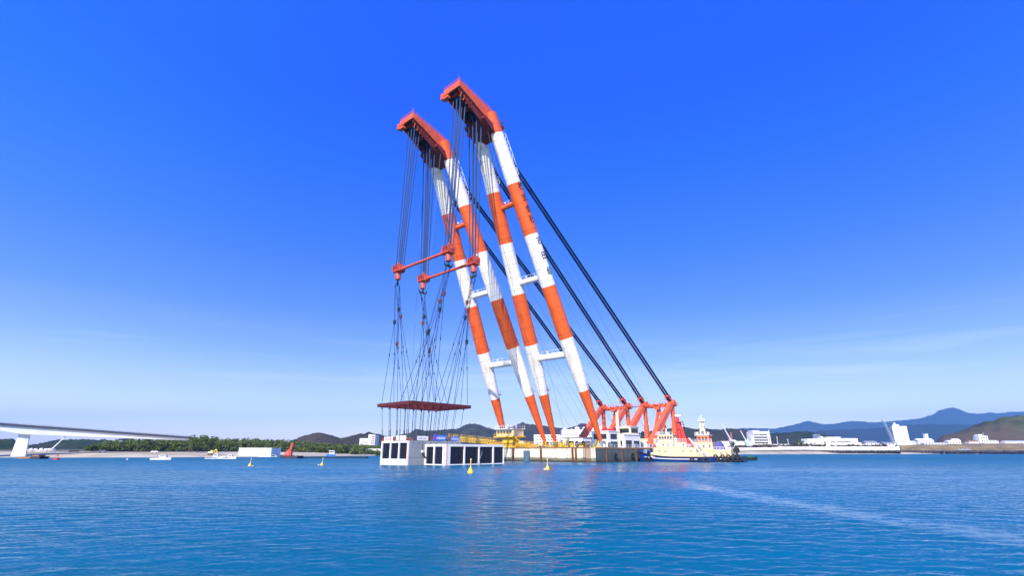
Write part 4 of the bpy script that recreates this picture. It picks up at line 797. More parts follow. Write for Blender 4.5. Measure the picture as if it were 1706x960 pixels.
# top lugs, pipes, ladder rungs, draught marks, rope and fender on the grey side
mb = MB()
for i in range(9): a, b_ = L2(50 + i * 1.9, 6.3); mb.box(a, a + .3, b_, b_ + .42, 5.3, 5.55)
for i in range(7): a, b_ = L2(64.5 - i * 2.4, 3.0 + (i % 3)); mb.tube([(a, b_, 6), (a, b_, 6.5)], .2, 6)
mb.build('lifting_lug', DARK, cs)
mb = MB()
for (u, v, f) in ((67.03, 6.35, 'u'), (61.53, 14.7, 'u')):
    for i in range(9):
        a, b_ = L2(u, v); mb.box(a - .02, a + .02, b_ - .14, b_ + .14, .2 + i * .56, .45 + i * .56)
for i in range(9): a, b_ = L2(61.1, 15.13); mb.box(a - .14, a + .14, b_ - .02, b_ + .02, .2 + i * .56, .45 + i * .56)
mb.build('draught_mark', REDP, cs)
a, b_ = L2(62.6, 6.75); mb = MB(); mb.tube([(a, b_ + .12, 6.0), (a - .1, b_ + .12, 3.2)], .05, 5); mb.tube([(a - .1, b_ + .2, 3.1), (a - .6, b_ + .25, 2.2), (a - 1.9, b_ + .3, 1.3)], .22, 8); mb.sphere((a - .05, b_ + .3, 3.3), .38, 8, 1); mb.build('hanging_hose', [HOOKM, WHITE], cs)
a, b_ = L2(50.5, 15.5); mb = MB(); mb.tube([(a, b_, .2), (a - 1.5, b_ + .1, 3.4)], .05, 5); mb.build('boat_pole', STEELG, cs)
# safety railing on the caisson top
mb = MB(); a0_, b0_ = L2(66.7, -5.1); a1_, b1_ = L2(66.7, 6.4); a2_, b2_ = L2(49.2, 6.4); a3_, b3_ = L2(49.2, -5.1)
mb.rail([(a0_, b0_, 5.9), (a1_, b1_, 5.9), ], .9, 1.3, .05); mb.build('front_railing', REDP, cs)
mb = MB(); mb.rail([(a1_, b1_, 6), (a2_, b2_, 6), (a3_, b3_, 6)], 1.0, 1.6, .045); mb.build('side_railing', mat('rail_dark_blue', (.04, .05, .16), .6), cs)
for u, v, c_ in ((55, 0, 1.3), (60, -3, .9), (51.5, 4, 1.4), (63, 2, .8)): a, b_ = L2(u, v); mb = MB(); mb.box(a - .8, a + .8, b_ - .7, b_ + .7, 6.0, 6.0 + c_); mb.build('deck_box', BROWNB, cs)
# banners tied to the railing; the print is too blurred to read, shown as small strokes
def banner(pu, pv, along, wid, z0, z1, base, ink, label, seed, second=None):
    rz = HD + (R(90) if along == 'v' else R(180))
    # local: x along banner to the right as seen, y out of the face is -y
    t = thing('banner', label, 'banner', uv(pu, pv, 0), HD)
    mb = MB(); r0 = random.Random(seed)
    if along == 'v': mb.box(0, .05, 0, wid, z0, z1)
    else: mb.box(-wid, 0, 0, .05, z0, z1)
    mb.build('sheet', base, t); mb = MB(); n = int(wid / .42); zc = (z0 + z1) / 2; hh = (z1 - z0) * .24
    for i in range(n):
        s0 = .35 + i * (wid - .7) / n; ww = (wid - .7) / n * .62
        def st(a0, a1, za, zb):
            if along == 'v': mb.box(.052, .075, a0, a1, za, zb)
            else: mb.box(-a1, -a0, .052, .075, za, zb)
        st(s0, s0 + ww * .28, zc - hh, zc + hh * (r0.random() * .5 + .5)); st(s0, s0 + ww, zc - hh + r0.random() * hh, zc - hh * .5 + r0.random() * hh)
        if r0.random() < .6: st(s0 + ww * .7, s0 + ww, zc - hh, zc + hh * r0.random())
    mb.build('lettering', ink, t)
    if second:
        mb = MB(); mb.box(-1.2, -.2, .052, .08, z0 + .15, z1 - .15) if along == 'u' else mb.box(.052, .08, .2, 1.2, z0 + .15, z1 - .15); mb.build('emblem', second, t)
banner(66.85, -4.3, 'v', 3.9, 6.0, 7.1, WHITE, REDP, 'white banner with red script, leftmost on the caisson rail', 1)
banner(66.85, 1.2, 'v', 4.3, 6.15, 7.3, WHITE, YELP, 'white banner with pale yellow print, second from left on the caisson rail', 2)
banner(64.1, 6.55, 'u', 3.6, 6.1, 7.2, WHITE, PURP, 'white banner with purple print and no blue, on the rail over the grey side', 3)
banner(58.9, 6.55, 'u', 4.7, 6.1, 7.6, BLUEP, WHITE, 'larger blue banner with pale lettering on the caisson rail', 4, PURP)
banner(52.6, 6.55, 'u', 3.3, 6.1, 7.3, BLUEP, WHITE, 'smaller blue banner with pale lettering, rightmost on the caisson rail', 5)

# ================================================================== TUGS
def loft(sections, mi=0):
    """sections: list of closed rings with equal counts"""
    mb = MB(); n = len(sections[0]); v = [p for s in sections for p in s]; f = []
    for k in range(len(sections) - 1):
        for i in range(n): f.append((k * n + i, k * n + (i + 1) % n, (k + 1) * n + (i + 1) % n, (k + 1) * n + i))
    f.append(tuple(range(n))[::-1]); f.append(tuple((len(sections) - 1) * n + i for i in range(n))); mb.add(v, f, mi); return mb
def hull(Ln, B, zst, zbow, flare=.9):
    secs = []
    for t in np.linspace(0, 1, 15):
        x = -Ln / 2 + Ln * t; half = B / 2 * (1 - max(0, (t - .62) / .38) ** 2.2) * (.88 + .12 * min(1, t / .15)); half = max(half, .25)
        zt = zst + (zbow - zst) * max(0, (t - .45) / .55) ** 1.8; bl = half * (.86 if t < .7 else .86 - .4 * (t - .7) / .3)
        secs.append([(x - (.9 * (1 - zt / 4) if False else 0), half, zt), (x, half * .97, zt * .45), (x, bl, -.2), (x, bl * .6, -1.6), (x, -bl * .6, -1.6), (x, -bl, -.2), (x, -half * .97, zt * .45), (x, -half, zt)])
    return loft(secs), secs
def tug(label, px, py, hdg, kind):
    Ln, B = (25.5, 8.4) if kind == 'A' else (29, 8.8)
    t = thing('tugboat', label, 'tugboat', (px, py, 0), hdg)
    mb, secs = hull(Ln, B, 1.7, 3.6 if kind == 'A' else 3.4); h = mb.build('hull', NAVY if kind == 'A' else mat('black_blue_hull', (.010, .018, .06), .5, var=.3), t)
    # rubbing strake, white line and bulwark
    for sd in (1, -1):
        mb = MB()
        for a, b_ in zip(secs[2:-3], secs[3:-2]): mb.beam((a[0][0], sd * (a[0][1] + .05), a[0][2] * .55), (b_[0][0], sd * (b_[0][1] + .05), b_[0][2] * .55), .16, .22)
        mb.build('white_strake', RAIL, h)
        mb = MB()
        for a, b_ in zip(secs[:-1], secs[1:]): mb.beam((a[0][0], sd * (a[0][1] + .08), a[0][2] - .18), (b_[0][0], sd * (b_[0][1] + .08), b_[0][2] - .18), .26, .36)
        mb.build('rubber_strake', BLACK, h)
    tyres = [-11.6, -9.6, -7.2, 6.6, 8.0] if kind == 'A' else [-13.6, -12.3, -10.8, -9.0, -6.8]
    for x in tyres:
        yb = np.interp(x, [s[0][0] for s in secs], [s[0][1] for s in secs])
        for sd in (1, -1): mb = MB(); mb.ring((x, sd * (yb + .3), .75), .55, .24, 'y', 12); mb.build('tyre_fender', BLACK, h)
        if kind == 'B': mb = MB(); mb.ring((x + .6, (yb + .3), 1.65), .55, .24, 'y', 12); mb.build('tyre_fender', BLACK, h)
    mb = MB()
    for i in range(7):
        a = -1.2 + i * .4; mb.tube([(Ln / 2 - .2 - abs(a) * .9, a * 1.7, 1.0), (Ln / 2 + .1 - abs(a) * .9, a * 1.8, 3.6)], .42, 8)
    mb.build('bow_fender', BLACK, h)
    mb = MB(); mb.prism([(x, y) for x, y in [(s[0][0], s[0][1] - .25) for s in secs] + [(s[7][0], s[7][1] + .25) for s in secs[::-1]]], 'z', 1.2, 1.5); mb.build('deck', mat('deck_green', (.12, .16, .12), .8), h)
    # deckhouse tiers
    def tier(name, x0, x1, hw, z0, z1, m_, win=None, round_=.6):
        mb = MB(); P = [(x0, -hw), (x1 - round_, -hw), (x1, -hw + round_), (x1, hw - round_), (x1 - round_, hw), (x0, hw)]; mb.prism(P, 'z', z0, z1); o = mb.build(name, m_, t)
        if win:
            xa, xb, za, zb, n = win; wd = (xb - xa) / n
            for i in range(n):
                for sd in (1, -1): mb = MB(); mb.box(xa + i * wd + wd * .14, xa + (i + 1) * wd - wd * .14, sd * hw - .05, sd * hw + .05, za, zb); mb.build('window', GLASS, o)
            for i in range(3): y = -hw + round_ + i * (2 * hw - 2 * round_) / 3; mb = MB(); mb.box(x1 - .05, x1 + .05, y + .1, y + (2 * hw - 2 * round_) / 3 - .1, za, zb); mb.build('window', GLASS, o)
        return o
    if kind == 'A':
        mb = MB(); 
        for sd in (1, -1): mb.box(-11, 6.5, sd * 3.9 - .08, sd * 3.9 + .08, 1.5, 3.0)
        mb.build('bulwark', TUGCR, t)
        d1 = tier('deck_house', -8.5, 6.0, 3.7, 1.5, 4.6, TUGCR); d2 = tier('upper_house', -5.5, 5.2, 3.0, 4.6, 6.3, TUGCR)
        wh = tier('wheelhouse', -1.0, 4.6, 2.5, 6.3, 8.7, TUGCR, (-.8, 3.8, 7.2, 8.2, 5))
        for x in (-7, -4.5, 1.5, 3.5):
            mb = MB(); mb.ring((x, 3.72, 3.3), .25, .07, 'y', 10); mb.build('porthole', DARK, d1)
        mb = MB(); mb.box(-3.2, -2.3, 3.0, 3.08, 4.8, 6.1); mb.build('door', CREAM, d2)
        mb = MB(); mb.box(-1.2, 4.9, -2.7, 2.7, 8.7, 8.85); mb.rail([(4.7, -2.5, 8.85), (4.7, 2.5, 8.85), (-1, 2.5, 8.85)], .9, 1, .04); mb.box(1, 2, -.5, .5, 8.85, 9.5); mb.tube([(2.8, 1.2, 8.8), (2.8, 1.2, 10.6)], .06, 5); mb.tube([(1.2, 1.8, 8.8), (1.2, 1.8, 10.9)], [.25, .2], 6); mb.build('wheelhouse_roof', WHITE, wh)
        mb = MB(); mb.rail([(5.9, 3.55, 4.6), (-8.3, 3.55, 4.6), (-8.3, -3.5, 4.6)], 1.0, 1.1, .05); mb.rail([(5.0, 2.9, 6.3), (-5.4, 2.9, 6.3)], 1.0, 1.1, .05); mb.build('railing', RAIL, t)
        for x in (-4.8, -1.6, .2, 2.0): mb = MB(); mb.box(x, x + .6, 2.97, 3.03, 5.1, 5.7); mb.build('window', GLASS, d2)
        for x in (-7.6, 5.0): mb = MB(); mb.ring((x, 3.75, 5.1), .35, .1, 'y', 12); mb.build('lifebuoy', RED, t)
        for x, z, c_ in ((-7.6, 1.5, CREAM), (-6.3, 4.6, STEELG), (5.4, 4.6, BLACK), (4.6, 6.3, STEELG), (-1.8, 6.3, WHITE)): mb = MB(); mb.box(x - .4, x + .4, 1.6, 2.5, z, z + 1.0); mb.tube([(x, 2.0, z + 1), (x, 2.0, z + 1.4)], .2, 8); mb.build('deck_locker', c_, t)
        # red mast and funnel
        mb = MB(); mb.tube([(-2.9, .3, 6), (-2.5, .3, 14.6)], [.85, .5], 10); mb.tube([(-4.6, -.5, 6), (-3.1, -.2, 13)], [.38, .3], 8); mb.tube([(-4.4, .9, 6), (-3.0, .6, 12.8)], [.3, .2], 8); mb.box(-4.2, -1.3, -1.0, 1.4, 12.8, 13.0); mb.box(-3.6, -1.4, -1, 1.2, 10.4, 10.55); mst = mb.build('mast', RED, t)
        mb = MB(); mb.box(-3.8, -1.6, -.15, .2, 15.0, 15.25); mb.tube([(-2.7, 0, 14.6), (-2.7, 0, 15.0)], .2, 6); mb.build('radar', WHITE, mst)
        mb = MB(); mb.tube([(-4.1, .9, 12.8), (-4.9, .9, 10.3)], .05, 5); mb.sphere((-4.7, .9, 11.1), .33, 8); mb.sphere((-4.7, .9, 12.0), .25, 8); mb.build('signal_shape', BLACK, mst)
        mb = MB(); mb.prism([(-6.6, 4.6), (-4.2, 4.6), (-4.5, 7.6), (-6.0, 7.2)], 'y', -2.2, -1.1); mb.prism([(-6.6, 4.6), (-4.2, 4.6), (-4.5, 7.2), (-6.2, 6.8)], 'y', 1.1, 2.2); mb.build('funnel', RED, t)
        mb = MB(); mb.tube([(-9.5, -1.2, 2.6), (-9.5, 1.2, 2.6)], .8, 12); mb.box(-10.4, -8.8, -1.6, 1.6, 1.5, 2.3); mb.build('tow_winch', WHITE, t)
        mb = MB(); 
        for i in range(5): mb.beam((-6.6 - .7 * i, 2.2, 7.0 - i * .9), (-6.6 - .7 * i, 3.2, 7.0 - i * .9), .3, .08)
        mb.beam((-6.4, 2.2, 7.6), (-10, 2.2, 2.6), .1, .15); mb.beam((-6.4, 3.2, 7.6), (-10, 3.2, 2.6), .1, .15); mb.build('stair', WHITE, t)
        mb = MB(); mb.box(-10.9, -10.75, 3.99, 4.02, 2.0, 2.7); mb.box(-9.55, -9.4, 3.99, 4.02, 2.0, 2.7)
        for x in (-10.9, -9.75): mb.box(x, x + .35, 3.99, 4.02, 2.6, 2.7); mb.box(x, x + .35, 3.99, 4.02, 2.0, 2.1)
        mb.box(-10.25, -10.05, 3.99, 4.02, 2.27, 2.45); mb.build('bracket_mark', BLACK, t)
        mb = MB(); mb.tube([(9.2, -1.6, 3.3), (9.2, 1.6, 3.3)], .75, 12, 1)
        for i in range(6): mb.sphere((7.5 + i * .7, 1.2 + (i % 2) * .7 - i * .2, 3.4), .45, 6)
        mb.build('bow_winch', [NAVY, STEELG], t)
    else:
        d1 = tier('deck_house', -11.0, 3.0, 3.6, 1.5, 3.9, TUGCR); d2 = tier('upper_house', -5.2, 1.6, 3.0, 3.9, 6.4, TUGCR)
        wh = tier('wheelhouse', -4.0, .2, 2.2, 6.4, 8.6, mat('wheelhouse_orange', (.78, .20, .06), .5), (-3.7, -.4, 7.0, 8.1, 3))
        mb = MB(); mb.box(-4.3, .6, -2.4, 2.4, 8.6, 8.8); mb.rail([(.5, -2.3, 8.8), (.5, 2.3, 8.8), (-4.2, 2.3, 8.8)], .9, 1, .04); mb.sphere((-.2, 1.5, 9.3), .5, 8); mb.sphere((-3.9, 1.4, 9.3), .45, 8); mb.build('wheelhouse_roof', WHITE, wh)
        mb = MB()
        for a, b_ in (((-2.6, -.7), (-2.1, -.3)), ((-2.6, .7), (-2.1, .3)), ((-1.0, -.7), (-1.5, -.3)), ((-1.0, .7), (-1.5, .3))): mb.beam((a[0], a[1], 8.7), (b_[0], b_[1], 13.6), .28, .28)
        for z, s_ in ((10.2, .9), (11.6, 1.0), (13.4, 1.3)): mb.box(-1.8 - s_, -1.8 + s_, -s_ * .8, s_ * .8, z, z + .18)
        mb.box(-2.6, -1.0, -.6, .6, 10.3, 11.3); mst = mb.build('mast', CREAM, t)
        mb = MB(); mb.sphere((-1.1, .6, 14.1), .4, 8); mb.sphere((-2.7, .5, 13.9), .4, 8); mb.tube([(-1.8, 0, 13.5), (-1.8, 0, 15.6)], .08, 5); mb.box(-2.8, -.8, -.1, .15, 12.4, 12.6); mb.tube([(-1.8, 0, 14.8), (-1.4, 0, 14.8)], .4, 6); mb.build('radar', WHITE, mst)
        mb = MB(); mb.box(1.4, 2.6, 3.58, 3.64, 1.7, 3.4); mb.build('door', DARK, d1)
        mb = MB(); mb.rail([(2.9, 3.5, 3.9), (-5.2, 3.5, 3.9)], .9, 1.1, .05); mb.rail([(1.5, 2.9, 6.4), (-5.1, 2.9, 6.4)], .9, 1.1, .05); mb.build('upper_railing', RAIL, t)
        for x in (-4.6, -2.6, -.8): mb = MB(); mb.box(x, x + .6, 2.97, 3.03, 4.6, 5.3); mb.build('window', GLASS, d2)
        for x in (-9.6, -7.8, -3.0): mb = MB(); mb.ring((x, 3.62, 2.8), .24, .07, 'y', 10); mb.build('porthole', DARK, d1)
        mb = MB()
        for z in (4.6, 5.3): mb.box(2.9, 4.4, 2.0, 2.05, z, z + .4)
        mb.box(2.7, 4.6, 1.9, 2.0, 3.9, 6.0, 1); mb.build('louvre_box', [DARK, WHITE], t)
        mb = MB()
        for x in (.2, -.7): mb.box(x - .3, x + .1, 3.01, 3.05, 4.6, 4.72); mb.box(x - .12, x - .02, 3.01, 3.05, 4.4, 4.9)
        mb.build('script_mark', BLACK, t)
        mb = MB(); mb.prism([(-8.4, 3.9), (-5.8, 3.9), (-5.8, 6.2), (-7.2, 6.6), (-8.0, 5.4)], 'y', -1.8, 2.2); mb.build('tarp_cover', mat('violet_tarp', (.10, .09, .30), .6, var=.3), t)
        mb = MB(); mb.tube([(-12.3, 1.0, 1.5), (-12.3, 1.0, 3.2)], .3, 8); mb.tube([(-12.3, .4, 3.7), (-12.3, 1.8, 3.7)], .95, 12); mb.build('towing_drum', BLACK, t)
        mb = MB(); mb.rail([(-11, 3.6, 3.9), (-11, -3.6, 3.9)], .9, 1.2, .04); mb.rail([(-5.4, 3.5, 3.9), (-10.9, 3.5, 3.9)], .9, 1.2, .04); mb.build('railing', WHITE, t)
    return t
dirn = math.atan2(.55, -.83); dx, dy = -math.cos(dirn), -math.sin(dirn)
tug('cream tugboat with a red mast and navy hull pushing its bow against the crane barge', 44 + dx * 12.8, 188.5 + dy * 12.8, dirn, 'A')
tug('cream tugboat with an orange wheelhouse and pale lattice mast, farther right of the two', 77.5 - dx * 14.5, 178.5 - dy * 14.5, dirn, 'B')

# ================================================================== BUOYS
def buoy(label, x, y, s_, lean, fx):
    t = thing('marker_buoy', label, 'buoy', (x, y, 0), 0, 'yellow marker buoys'); t.scale = (s_,) * 3; t.rotation_euler = (0, R(lean), 0)
    mb = MB(); mb.tube([(0, 0, -.4), (0, 0, -.05), (0, 0, .35), (0, 0, .95), (0, 0, 1.15)], [.42, .56, .52, .16, .12], 16); mb.build('float', YELB, t)
    mb = MB(); mb.tube([(0, 0, 1.1), (0, 0, 2.2)], [.10, .07], 8); mb.build('pole', YELB, t)
    mb = MB(); mb.tube([(0, 0, 2.15), (0, 0, 2.2), (0, 0, 2.45), (0, 0, 2.5)], [.08, .14, .14, .05], 8); mb.build('lantern', YELP, t)
    mb = MB(); mb.sphere((fx, -.2, .08), .2, 8); mb.tube([(fx, -.2, .1), (.3 * (1 if fx > 0 else -1), 0, .2)], .03, 4); mb.build('mooring_float', WHITE, t)
buoy('yellow marker buoy in front of the caisson, largest of the four', -6.8, 88.5, .9, 1, -.25)
buoy('yellow marker buoy floating in front of the barge bow', 6.9, 105, .8, 0, -.75)
buoy('small yellow marker buoy farthest left, off the beached boats', -63.2, 130, .72, 5, 1.1)
buoy('small yellow marker buoy left of the caisson, off the dark pontoon', -47.8, 135.5, .72, 6, -1.1)

# ================================================================== LEFT SHORE
def gz(p): return ground_z(p.x, p.y)
# bridge
BA, BB = Vector((-425, 175, 0)), Vector((-362, 600, 0)); P0 = at(30, 763, 300)
bdir = (Vector((-207, 350, 0)) - Vector((P0.x, P0.y, 0))).normalized(); bs = Vector((bdir.y, -bdir.x, 0))
br = thing('road_bridge', 'long pale concrete girder bridge running from the left edge down behind the pines', 'bridge', (P0.x, P0.y, 0))
def bp(s_, o_, z): v = bdir * s_ + bs * o_; return Vector((v.x, v.y, z))
def bdeck(s_): return 16.6 - .0655 * s_ + (.00035 * s_ * s_ if s_ < 0 else 0)
S_ = np.concatenate([np.arange(-96, 80, 4.), [81.]]); mb = MB()
secs = []
for s_ in S_:
    zt = bdeck(s_); dp = .35 + 2.9 * max(0, 1 - (s_ / 80. if s_ > 0 else -s_ / 24.))
    secs.append([bp(s_, -5, zt), bp(s_, -5, zt - .35), bp(s_, -4.4, zt - .6), bp(s_, -4.2, zt - 1 - dp), bp(s_, 4.2, zt - 1 - dp), bp(s_, 4.4, zt - .6), bp(s_, 5, zt - .35), bp(s_, 5, zt)])
mb = loft(secs); mb.build('girder', WHITEP, br)
for o_ in (-4.9, 4.9):
    mb = MB()
    for a, b_ in zip(S_[:-1], S_[1:]): mb.beam(bp(a, o_ * 1.03, bdeck(a) + .25), bp(b_, o_ * 1.03, bdeck(b_) + .25), .25, 1.3)
    mb.build('parapet', mat('bridge_parapet', (.045, .055, .08), .7, var=.1), br)
    mb = MB()
    for a, b_ in zip(S_[:-1], S_[1:]):
        for z in (1.2, 1.5): mb.beam(bp(a, o_, bdeck(a) + z), bp(b_, o_, bdeck(b_) + z), .1, .1)
    for a in np.arange(-100, 81, 3.0): mb.beam(bp(a, o_, bdeck(a) + .9), bp(a, o_, bdeck(a) + 1.55), .1, .1)
    mb.build('railing', STEELG, br)
for s_ in (0,):
    zb = 0 if s_ == 0 else 3
    secs = [[bp(s_ - 3.3, -2.4, zb - 3), bp(s_ + 3.3, -2.4, zb - 3), bp(s_ + 3.3, 2.4, zb - 3), bp(s_ - 3.3, 2.4, zb - 3)], [bp(s_ - 2.3, -2.2, bdeck(s_) - (4 if s_ == 0 else 1.6)), bp(s_ + 2.3, -2.2, bdeck(s_) - (4 if s_ == 0 else 1.6)), bp(s_ + 2.3, 2.2, bdeck(s_) - (4 if s_ == 0 else 1.6)), bp(s_ - 2.3, 2.2, bdeck(s_) - (4 if s_ == 0 else 1.6))]]
    mb = loft(secs); pr = mb.build('pier', WHITEP, br)
    mb = loft([[bp(s_ - 3, -5, zb - 3), bp(s_ + 3, -5, zb - 3), bp(s_ + 3, 5, zb - 3), bp(s_ - 3, 5, zb - 3)], [bp(s_ - 3, -5, zb + .5), bp(s_ + 3, -5, zb + .5), bp(s_ + 3, 5, zb + .5), bp(s_ - 3, 5, zb + .5)]]); mb.build('pier_footing', GREYC, pr)
# things ashore and afloat, placed by where they stand
def simple_boat(name, label, px, Y, L_, hh, cab, col, cabcol, rz=0, z=0, group=None, dark_stripe=None, cat='boat'):
    p = at(px, 752, Y); t = thing(name, label, cat, (p.x, p.y, z), rz, group); mb = MB(); s2 = []
    for tt in np.linspace(0, 1, 7):
        x = -L_ / 2 + L_ * tt; hb = L_ * .16 * (1 - max(0, (tt - .55) / .45) ** 2) + .03; zt = hh * (1 + .5 * tt ** 2)
        s2.append([(x, hb, zt), (x, hb * .8, -.2), (x, -hb * .8, -.2), (x, -hb, zt)])
    loft(s2).build('hull', col, t)
    if dark_stripe: mb = MB(); mb.beam((-L_ / 2, -L_ * .165, hh * .7), (L_ * .15, -L_ * .165, hh * .8), .08, .18); mb.build('stripe', dark_stripe, t)
    if cab:
        x0, x1, h2 = cab; mb = MB(); mb.prism([(x0, hh * .8), (x1, hh * .8), (x1 - .35, hh + h2), (x0, hh + h2)], 'y', -L_ * .1, L_ * .1); c = mb.build('cabin', cabcol, t)
        mb = MB(); mb.box(x0 + .2, x1 - .5, -L_ * .1 - .03, -L_ * .1 + .02, hh + h2 * .45, hh + h2 * .85); mb.build('window', GLASS, c)
        mb = MB(); mb.tube([(x0 + .4, 0, hh + h2), (x0 + .4, 0, hh + h2 + 1.0)], .04, 5); mb.beam((x0 - .3, 0, hh + h2 + .05), (x1 - .1, 0, hh + h2 + .05), L_ * .22, .1); mb.build('roof', cabcol, c)
    return t
simple_boat('motor_boat', 'white motor boat with a cabin afloat off the beach below the pines', 271, 222, 7.6, .7, (-.5, 2.2, 1.1), WHITE, WHITE, .1)
simple_boat('fishing_boat', 'white and dark fishing boat, left of the two side by side off the beach', 361, 250, 8.6, .75, (-.8, 1.4, 1.3), WHITE, WHITE, .05, dark_stripe=NAVY)
simple_boat('fishing_boat', 'white fishing boat with low cabin, right of the two side by side off the beach', 385, 250, 6.0, .7, (-.8, 1.2, 1.0), WHITE, WHITE, -.1, dark_stripe=BLACK)
simple_boat('work_boat', 'small blue work boat with a thin mast at the shore end of the dark pontoon', 552, 345, 5.8, 1.1, (-1.0, 2.4, 2.2), BLUEP, WHITE, 0, .3)
beached = [(43, 'nearest the bridge pier'), (50, 'second from the bridge pier'), (58, 'third from the bridge pier'), (67, 'fourth from the bridge pier'), (75, 'just left of the foot of the white crane boom'), (83, 'at the foot of the white crane boom')]
for i, (px, w_) in enumerate(beached):
    Y = 330; p = at(px, 755, Y); g = max(gz(p), 1.0); t = thing('beached_boat', 'white boat drawn up ashore, ' + w_, 'boat', (p.x, p.y, g + .3), .5 + .2 * (i % 3), 'white boats drawn up by the bridge')
    s2 = []
    for tt in np.linspace(0, 1, 6): hb = .9 * (1 - max(0, (tt - .5) / .5) ** 2) + .03; x = -2.4 + 4.8 * tt; s2.append([(x, hb, 1.0 + .5 * tt ** 2), (x, hb * .6, 0), (x, -hb * .6, 0), (x, -hb, 1.0 + .5 * tt ** 2)])
    loft(s2).build('hull', WHITE, t); mb = MB(); mb.prism([(-1, .9), (.9, .9), (.5, 2.0 + .3 * (i % 2)), (-.8, 2.0)], 'y', -.55, .55); mb.build('cabin', WHITE, t)
def boxbuild(name, label, cat, px0, px1, ytop, ybot, Y, depth, m_, roof=None, wins=(0, 0), winm=None, base=None, group=None, parapet=True, wfrac=(.55, .5), margin=.08, rz=0):
    """a rectangular building whose front spans px0..px1 at distance Y"""
    a = at(px0, ybot, Y); b_ = at(px1, ybot, Y); top = at((px0 + px1) / 2, ytop, Y).z; g = base if base is not None else min(gz(a), gz(b_), at(px0, ybot, Y).z) - .3
    W_ = b_.x - a.x; t = thing(name, label, cat, ((a.x + b_.x) / 2, Y, g), rz, group); h_ = top - g
    mb = MB(); mb.box(-W_ / 2, W_ / 2, 0, depth, 0, h_); wl = mb.build('wall', m_, t)
    mb = MB(); mb.box(-W_ / 2 - .2, W_ / 2 + .2, -.2, depth + .2, h_, h_ + .35); mb.build('roof', roof or m_, t)
    nx, nz = wins
    if nx:
        vis = at(px0, ybot, Y).z - g; hz = (h_ - vis) 
        for j in range(nz):
            for i in range(nx):
                cw = W_ * (1 - 2 * margin) / nx; ch = hz * .94 / nz; x0 = -W_ / 2 + W_ * margin + i * cw; z0 = vis + j * ch + ch * .25
                mb = MB(); mb.box(x0 + cw * (1 - wfrac[0]) / 2, x0 + cw * (1 + wfrac[0]) / 2, -.08, .1, z0, z0 + ch * wfrac[1]); wn = mb.build('window', winm or GLASS, t)
    return t, W_, h_
boxbuild('warehouse', 'long low blank white warehouse standing on the beach left of the red crane', 'warehouse', 397, 451, 747.8, 757, 338, 14, WHITE)
tb, W_, h_ = boxbuild('apartment_block', 'white building with a teal roof beside the taller block above the pines', 'building', 598, 612.5, 731, 748, 560, 18, WHITE, ROOFT, (5, 4))
tb, W_, h_ = boxbuild('apartment_block', 'taller white block with dark balcony bands above the pines left of the caisson', 'building', 612.5, 623.5, 725.5, 748, 561, 16, WHITE, None, (1, 6), DARK, margin=.0, wfrac=(.9, .5))
mb = MB(); mb.box(-W_ / 2 + .0, -W_ / 2 + 3.4, -.6, 0, 0, h_ + .8); mb.build('stair_tower', WHITE, tb)
boxbuild('long_hall', 'long low white hall on the beach behind shrubs just left of the caisson', 'hall', 561, 645, 749, 757, 430, 14, WHITEP)
boxbuild('storage_shed', 'dark grey shed right of the foot of the white crane boom', 'shed', 97, 113, 752, 757.5, 335, 8, mat('shed_grey', (.12, .14, .17), .8))
boxbuild('storage_shed', 'pale low shed at the edge of the pines beyond the dark shed', 'shed', 114, 127, 753.2, 757, 350, 8, WHITE)
p = at(84, 756, 332); t = thing('mobile_crane', 'white lattice boom crane leaning right among the boats by the bridge', 'crane', (p.x, p.y, max(gz(p), 1)))
q_ = at(108, 728.5, 332) - Vector((p.x, p.y, max(gz(p), 1)))
mb = MB(); mb.beam((0, 0, 1.6), q_, .5, .5, w2=.3, h2=.3); mb.build('boom', RAIL, t); mb = MB(); mb.box(-2, 1.6, -1, 1, .5, 2.2); mb.box(-2.2, 2.2, -1.2, 1.2, 0, .5); mb.build('carrier', WHITE, t); mb = MB(); mb.beam(q_ - Vector((.3, 0, .5)), q_ + Vector((.4, 0, 1.0)), .5, .5); mb.build('boom_tip', STEELG, t)
def float_box(name, label, cat, px0, px1, Y, h, dep, m_, z=-.3):
    a, b_ = at(px0, 760, Y), at(px1, 760, Y); t = thing(name, label, cat, ((a.x + b_.x) / 2, Y, 0)); w2 = (b_.x - a.x) / 2
    mb = MB(); mb.prism([(-w2, h), (w2, h), (w2 - .8, z), (-w2 + .8, z)], 'y', 0, dep); mb.build('hull', m_, t); return t, w2
t, w2 = float_box('flat_barge', 'small dark flat barge moored right of the bridge pier', 'barge', 52, 68, 245, 1.1, 5, mat('dark_hull', (.03, .025, .04), .7)); mb = MB(); mb.box(-w2, -w2 + 3.0, .5, 4, 1.1, 1.7); mb.build('deck_cargo', BROWNB, t)
t, w2 = float_box('flat_pontoon', 'low brown pontoon lying against the bridge pier foot', 'pontoon', 28, 52, 262, .7, 5, BROWNB); mb = MB(); mb.rail([(-w2 + .2, .2, .7), (w2 - .2, .2, .7)], .7, 1.5, .04); mb.build('railing', STEELG, t)
p = at(94, 766, 225); t = thing('channel_buoy', 'red channel buoy with a lattice top off the beached boats', 'buoy', (p.x, p.y, 0))
mb = MB(); mb.tube([(0, 0, -.3), (0, 0, .5)], 1.1, 14); mb.build('float', RED, t); mb = MB()
for a in range(4): c, s_ = math.cos(a * 1.57 + .7), math.sin(a * 1.57 + .7); mb.beam((c * .9, s_ * .9, .5), (c * .3, s_ * .3, 1.7), .1, .1)
mb.build('lattice', RED, t); mb = MB(); mb.sphere((0, 0, 1.9), .28, 8); mb.build('lantern', RED, t)
